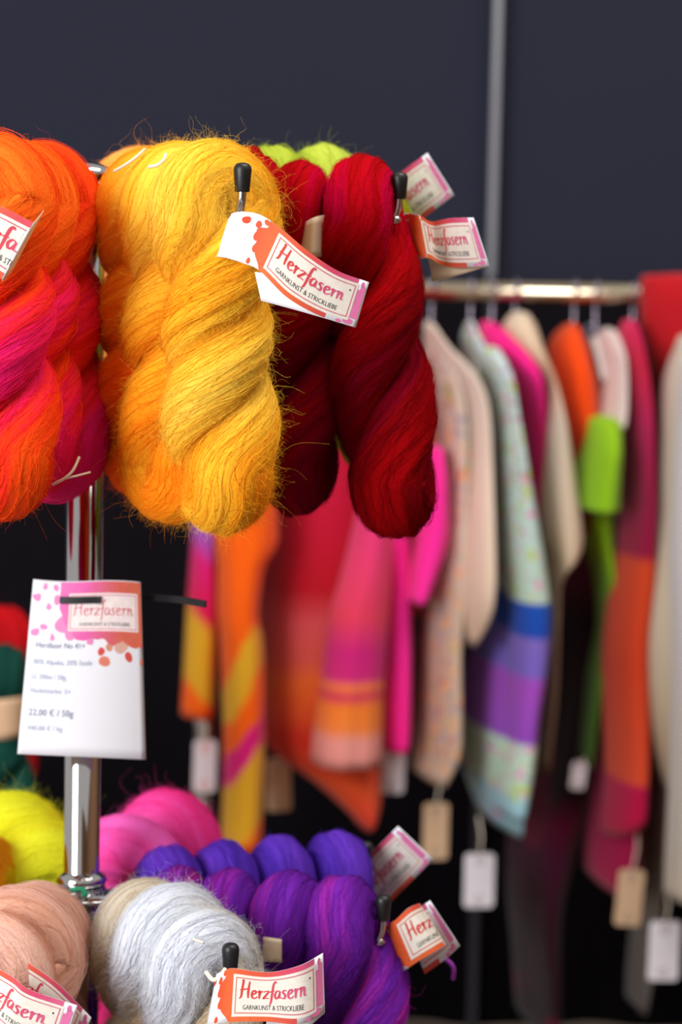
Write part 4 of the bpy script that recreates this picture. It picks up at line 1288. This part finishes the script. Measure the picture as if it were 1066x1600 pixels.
drape('body', [(700, 960, 1000), (900, 940, 1000), (1050, 928, 998), (1150, 922, 994), (1280, 918, 992), (1340, 918, 988), (1380, 920, 980)], m, o, 3.54, 0.05, 0.12, 90, 12, 0.04, 22)
hangtag(o, 984, 1403, 42, 92, M_TAGTAN, 3.40, -4, (996, 1290))

# 12 dark plum long garment
o = cloth_root('plum_shawl', 840, 1590, 'very dark plum long shawl with deep raspberry patches, reaching the lowest', 'shawl')
m = knit('plum_knit', [(700, (120, 10, 50)), (900, (110, 10, 50)), (960, (52, 18, 28)), (1240, (30, 8, 16)), (1290, (90, 6, 44)), (1350, (60, 4, 34)), (1450, (40, 8, 20)), (1600, (34, 8, 18))], [(7, 0.62, (92, 8, 40))], amp=0.04)
drape('body', [(790, 890, 915), (860, 868, 930), (960, 858, 944), (1080, 850, 934), (1200, 826, 926), (1290, 800, 900), (1400, 796, 872), (1500, 806, 868), (1598, 812, 866)], m, o, 3.66, 0.04, 0.12, 90, 12, 0.07, 23)

# 13 red cloth draped over the rail end
o = cloth_root('red_cloth', 1050, 660, 'bright red cloth thrown over the right end of the rail', 'cloth')
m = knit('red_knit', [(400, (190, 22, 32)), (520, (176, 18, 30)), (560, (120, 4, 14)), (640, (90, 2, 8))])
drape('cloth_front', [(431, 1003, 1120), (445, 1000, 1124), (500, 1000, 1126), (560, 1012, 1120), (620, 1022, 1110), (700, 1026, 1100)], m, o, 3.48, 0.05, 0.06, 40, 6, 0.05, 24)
# 14 dark garment behind it
o = cloth_root('dark_garment', 1015, 1150, 'dark brown garment hanging in shadow below the red cloth', 'garment')
m = knit('dark_knit', [(400, (50, 18, 18)), (1200, (36, 22, 22))])
drape('body', [(520, 1012, 1040), (600, 1002, 1050), (800, 998, 1055), (1000, 994, 1055), (1150, 994, 1050)], m, o, 3.64, 0.04, 0.10, 80, 12, 0.05, 25)

# 15 cream wrap at the right edge
o = cloth_root('cream_wrap', 1050, 1400, 'cream wrap with long pale front panel at the right edge', 'wrap')
m = knit('cream_wrap_knit', [(400, (218, 206, 190)), (900, (206, 190, 166)), (1100, (190, 170, 140)), (1240, (176, 154, 124)), (1420, (196, 180, 160))])
drape('back_panel', [(525, 1064, 1110), (600, 1040, 1120), (700, 1034, 1125), (820, 1026, 1125), (930, 1010, 1125), (1000, 1002, 1120), (1080, 1004, 1110), (1140, 1014, 1105), (1200, 1030, 1100), (1240, 1044, 1095)], m, o, 3.40, 0.04, 0.08, 90, 10, 0.05, 26)
m = knit('pale_wrap_knit', [(400, (214, 208, 212)), (900, (206, 200, 200)), (1250, (186, 176, 164)), (1420, (190, 170, 146))])
drape('front_panel', [(560, 1066, 1120), (700, 1056, 1122), (860, 1050, 1122), (1000, 1052, 1122), (1200, 1048, 1122), (1330, 1042, 1118), (1400, 1040, 1112)], m, o, 3.30, 0.03, 0.05, 80, 10, 0.05, 27)
hangtag(o, 1038, 1486, 50, 98, M_TAGWHITE, 3.32, -1, (1042, 1390))
# 16 grey-brown scarf hanging low behind
o = cloth_root('taupe_scarf', 1000, 1570, 'narrow taupe scarf hanging low behind the two right-hand tags', 'scarf')
m = knit('taupe_knit', [(1100, (120, 104, 90)), (1600, (92, 84, 80))])
drape('tail', [(1000, 1000, 1030), (1200, 1006, 1040), (1350, 1000, 1034), (1480, 988, 1018), (1570, 982, 1004)], m, o, 3.60, 0.02, 0.06, 60, 10, 0.05, 28)

for px, py, lb in [(735, 512, 'coat hanger holding the mint flecked jumper'), (769, 508, 'coat hanger holding the hot pink jumper'), (805, 498, 'coat hanger holding the beige shawl'),
                   (897, 514, 'coat hanger holding the burnt orange jumper'), (930, 514, 'coat hanger holding the pale lavender jumper'), (989, 506, 'coat hanger at the right end of the rail beside the red cloth'),
                   (520, 474, 'coat hanger holding the crimson and rust jumper'), (639, 562, 'coat hanger holding the orange and hot pink cardigan'),
                   (674, 512, 'coat hanger holding the cream jumper beside the red hank')]:
    hanger(px, py, lb)

# ------------------------------------------------------------------ second yarn stand far left
BY = 2.75
s2 = empty('display_stand', (at(-150, 1100, BY)[0], BY, 0.0), 'second yarn stand beyond the left edge with green and red hanks', 'stand')
bx = at(-150, 1100, BY)[0]
zb = at(10, 1070, BY)[2]
lathe('pole', (bx, BY, 0.01), [(0.013, 0.0), (0.013, 1.2)], M_CHROME, s2, 24)
lathe('base_plate', (bx, BY, 0.0), [(0.18, 0.0), (0.18, 0.008), (0.02, 0.016)], M_CHROME, s2, 32)
tube('arm', [(bx + 0.012, BY, zb), (bx + 0.13, BY, zb), (bx + 0.135, BY, zb + 0.003), (bx + 0.138, BY, zb + 0.014)], 0.003, M_CHROME, s2, 8)
tube('arm', [(bx + 0.01, BY + 0.008, zb + 0.025), (bx + 0.12, BY + 0.11, zb + 0.025), (bx + 0.123, BY + 0.113, zb + 0.04)], 0.003, M_CHROME, s2, 8)
gk = hank('yarn_hank', 'dark green hank with kraft paper band, out of focus at the left edge', 'hanks on the second stand', (at(8, 1080, BY)[0], BY, zb + 0.003), 0, 'green', L=0.25, r=0.022, R=0.02, turns=0.96, nst=60, nfz=500, seed=141)
hank('yarn_hank', 'red hank behind the dark green one at the left edge', 'hanks on the second stand', (at(6, 1060, BY + 0.1)[0], BY + 0.1, zb + 0.028), 43, 'crimson', L=0.235, r=0.024, R=0.022, turns=0.88, nst=60, nfz=400, seed=142)
band(gk, [(0, (-40, 1090), (-42, 1150), BY - 0.045), (1, (-5, 1093), (-5, 1156), BY - 0.062), (2, (25, 1090), (24, 1152), BY - 0.055), (3, (46, 1086), (44, 1148), BY - 0.03)], False, M_TAGTAN, label='kraft paper band')
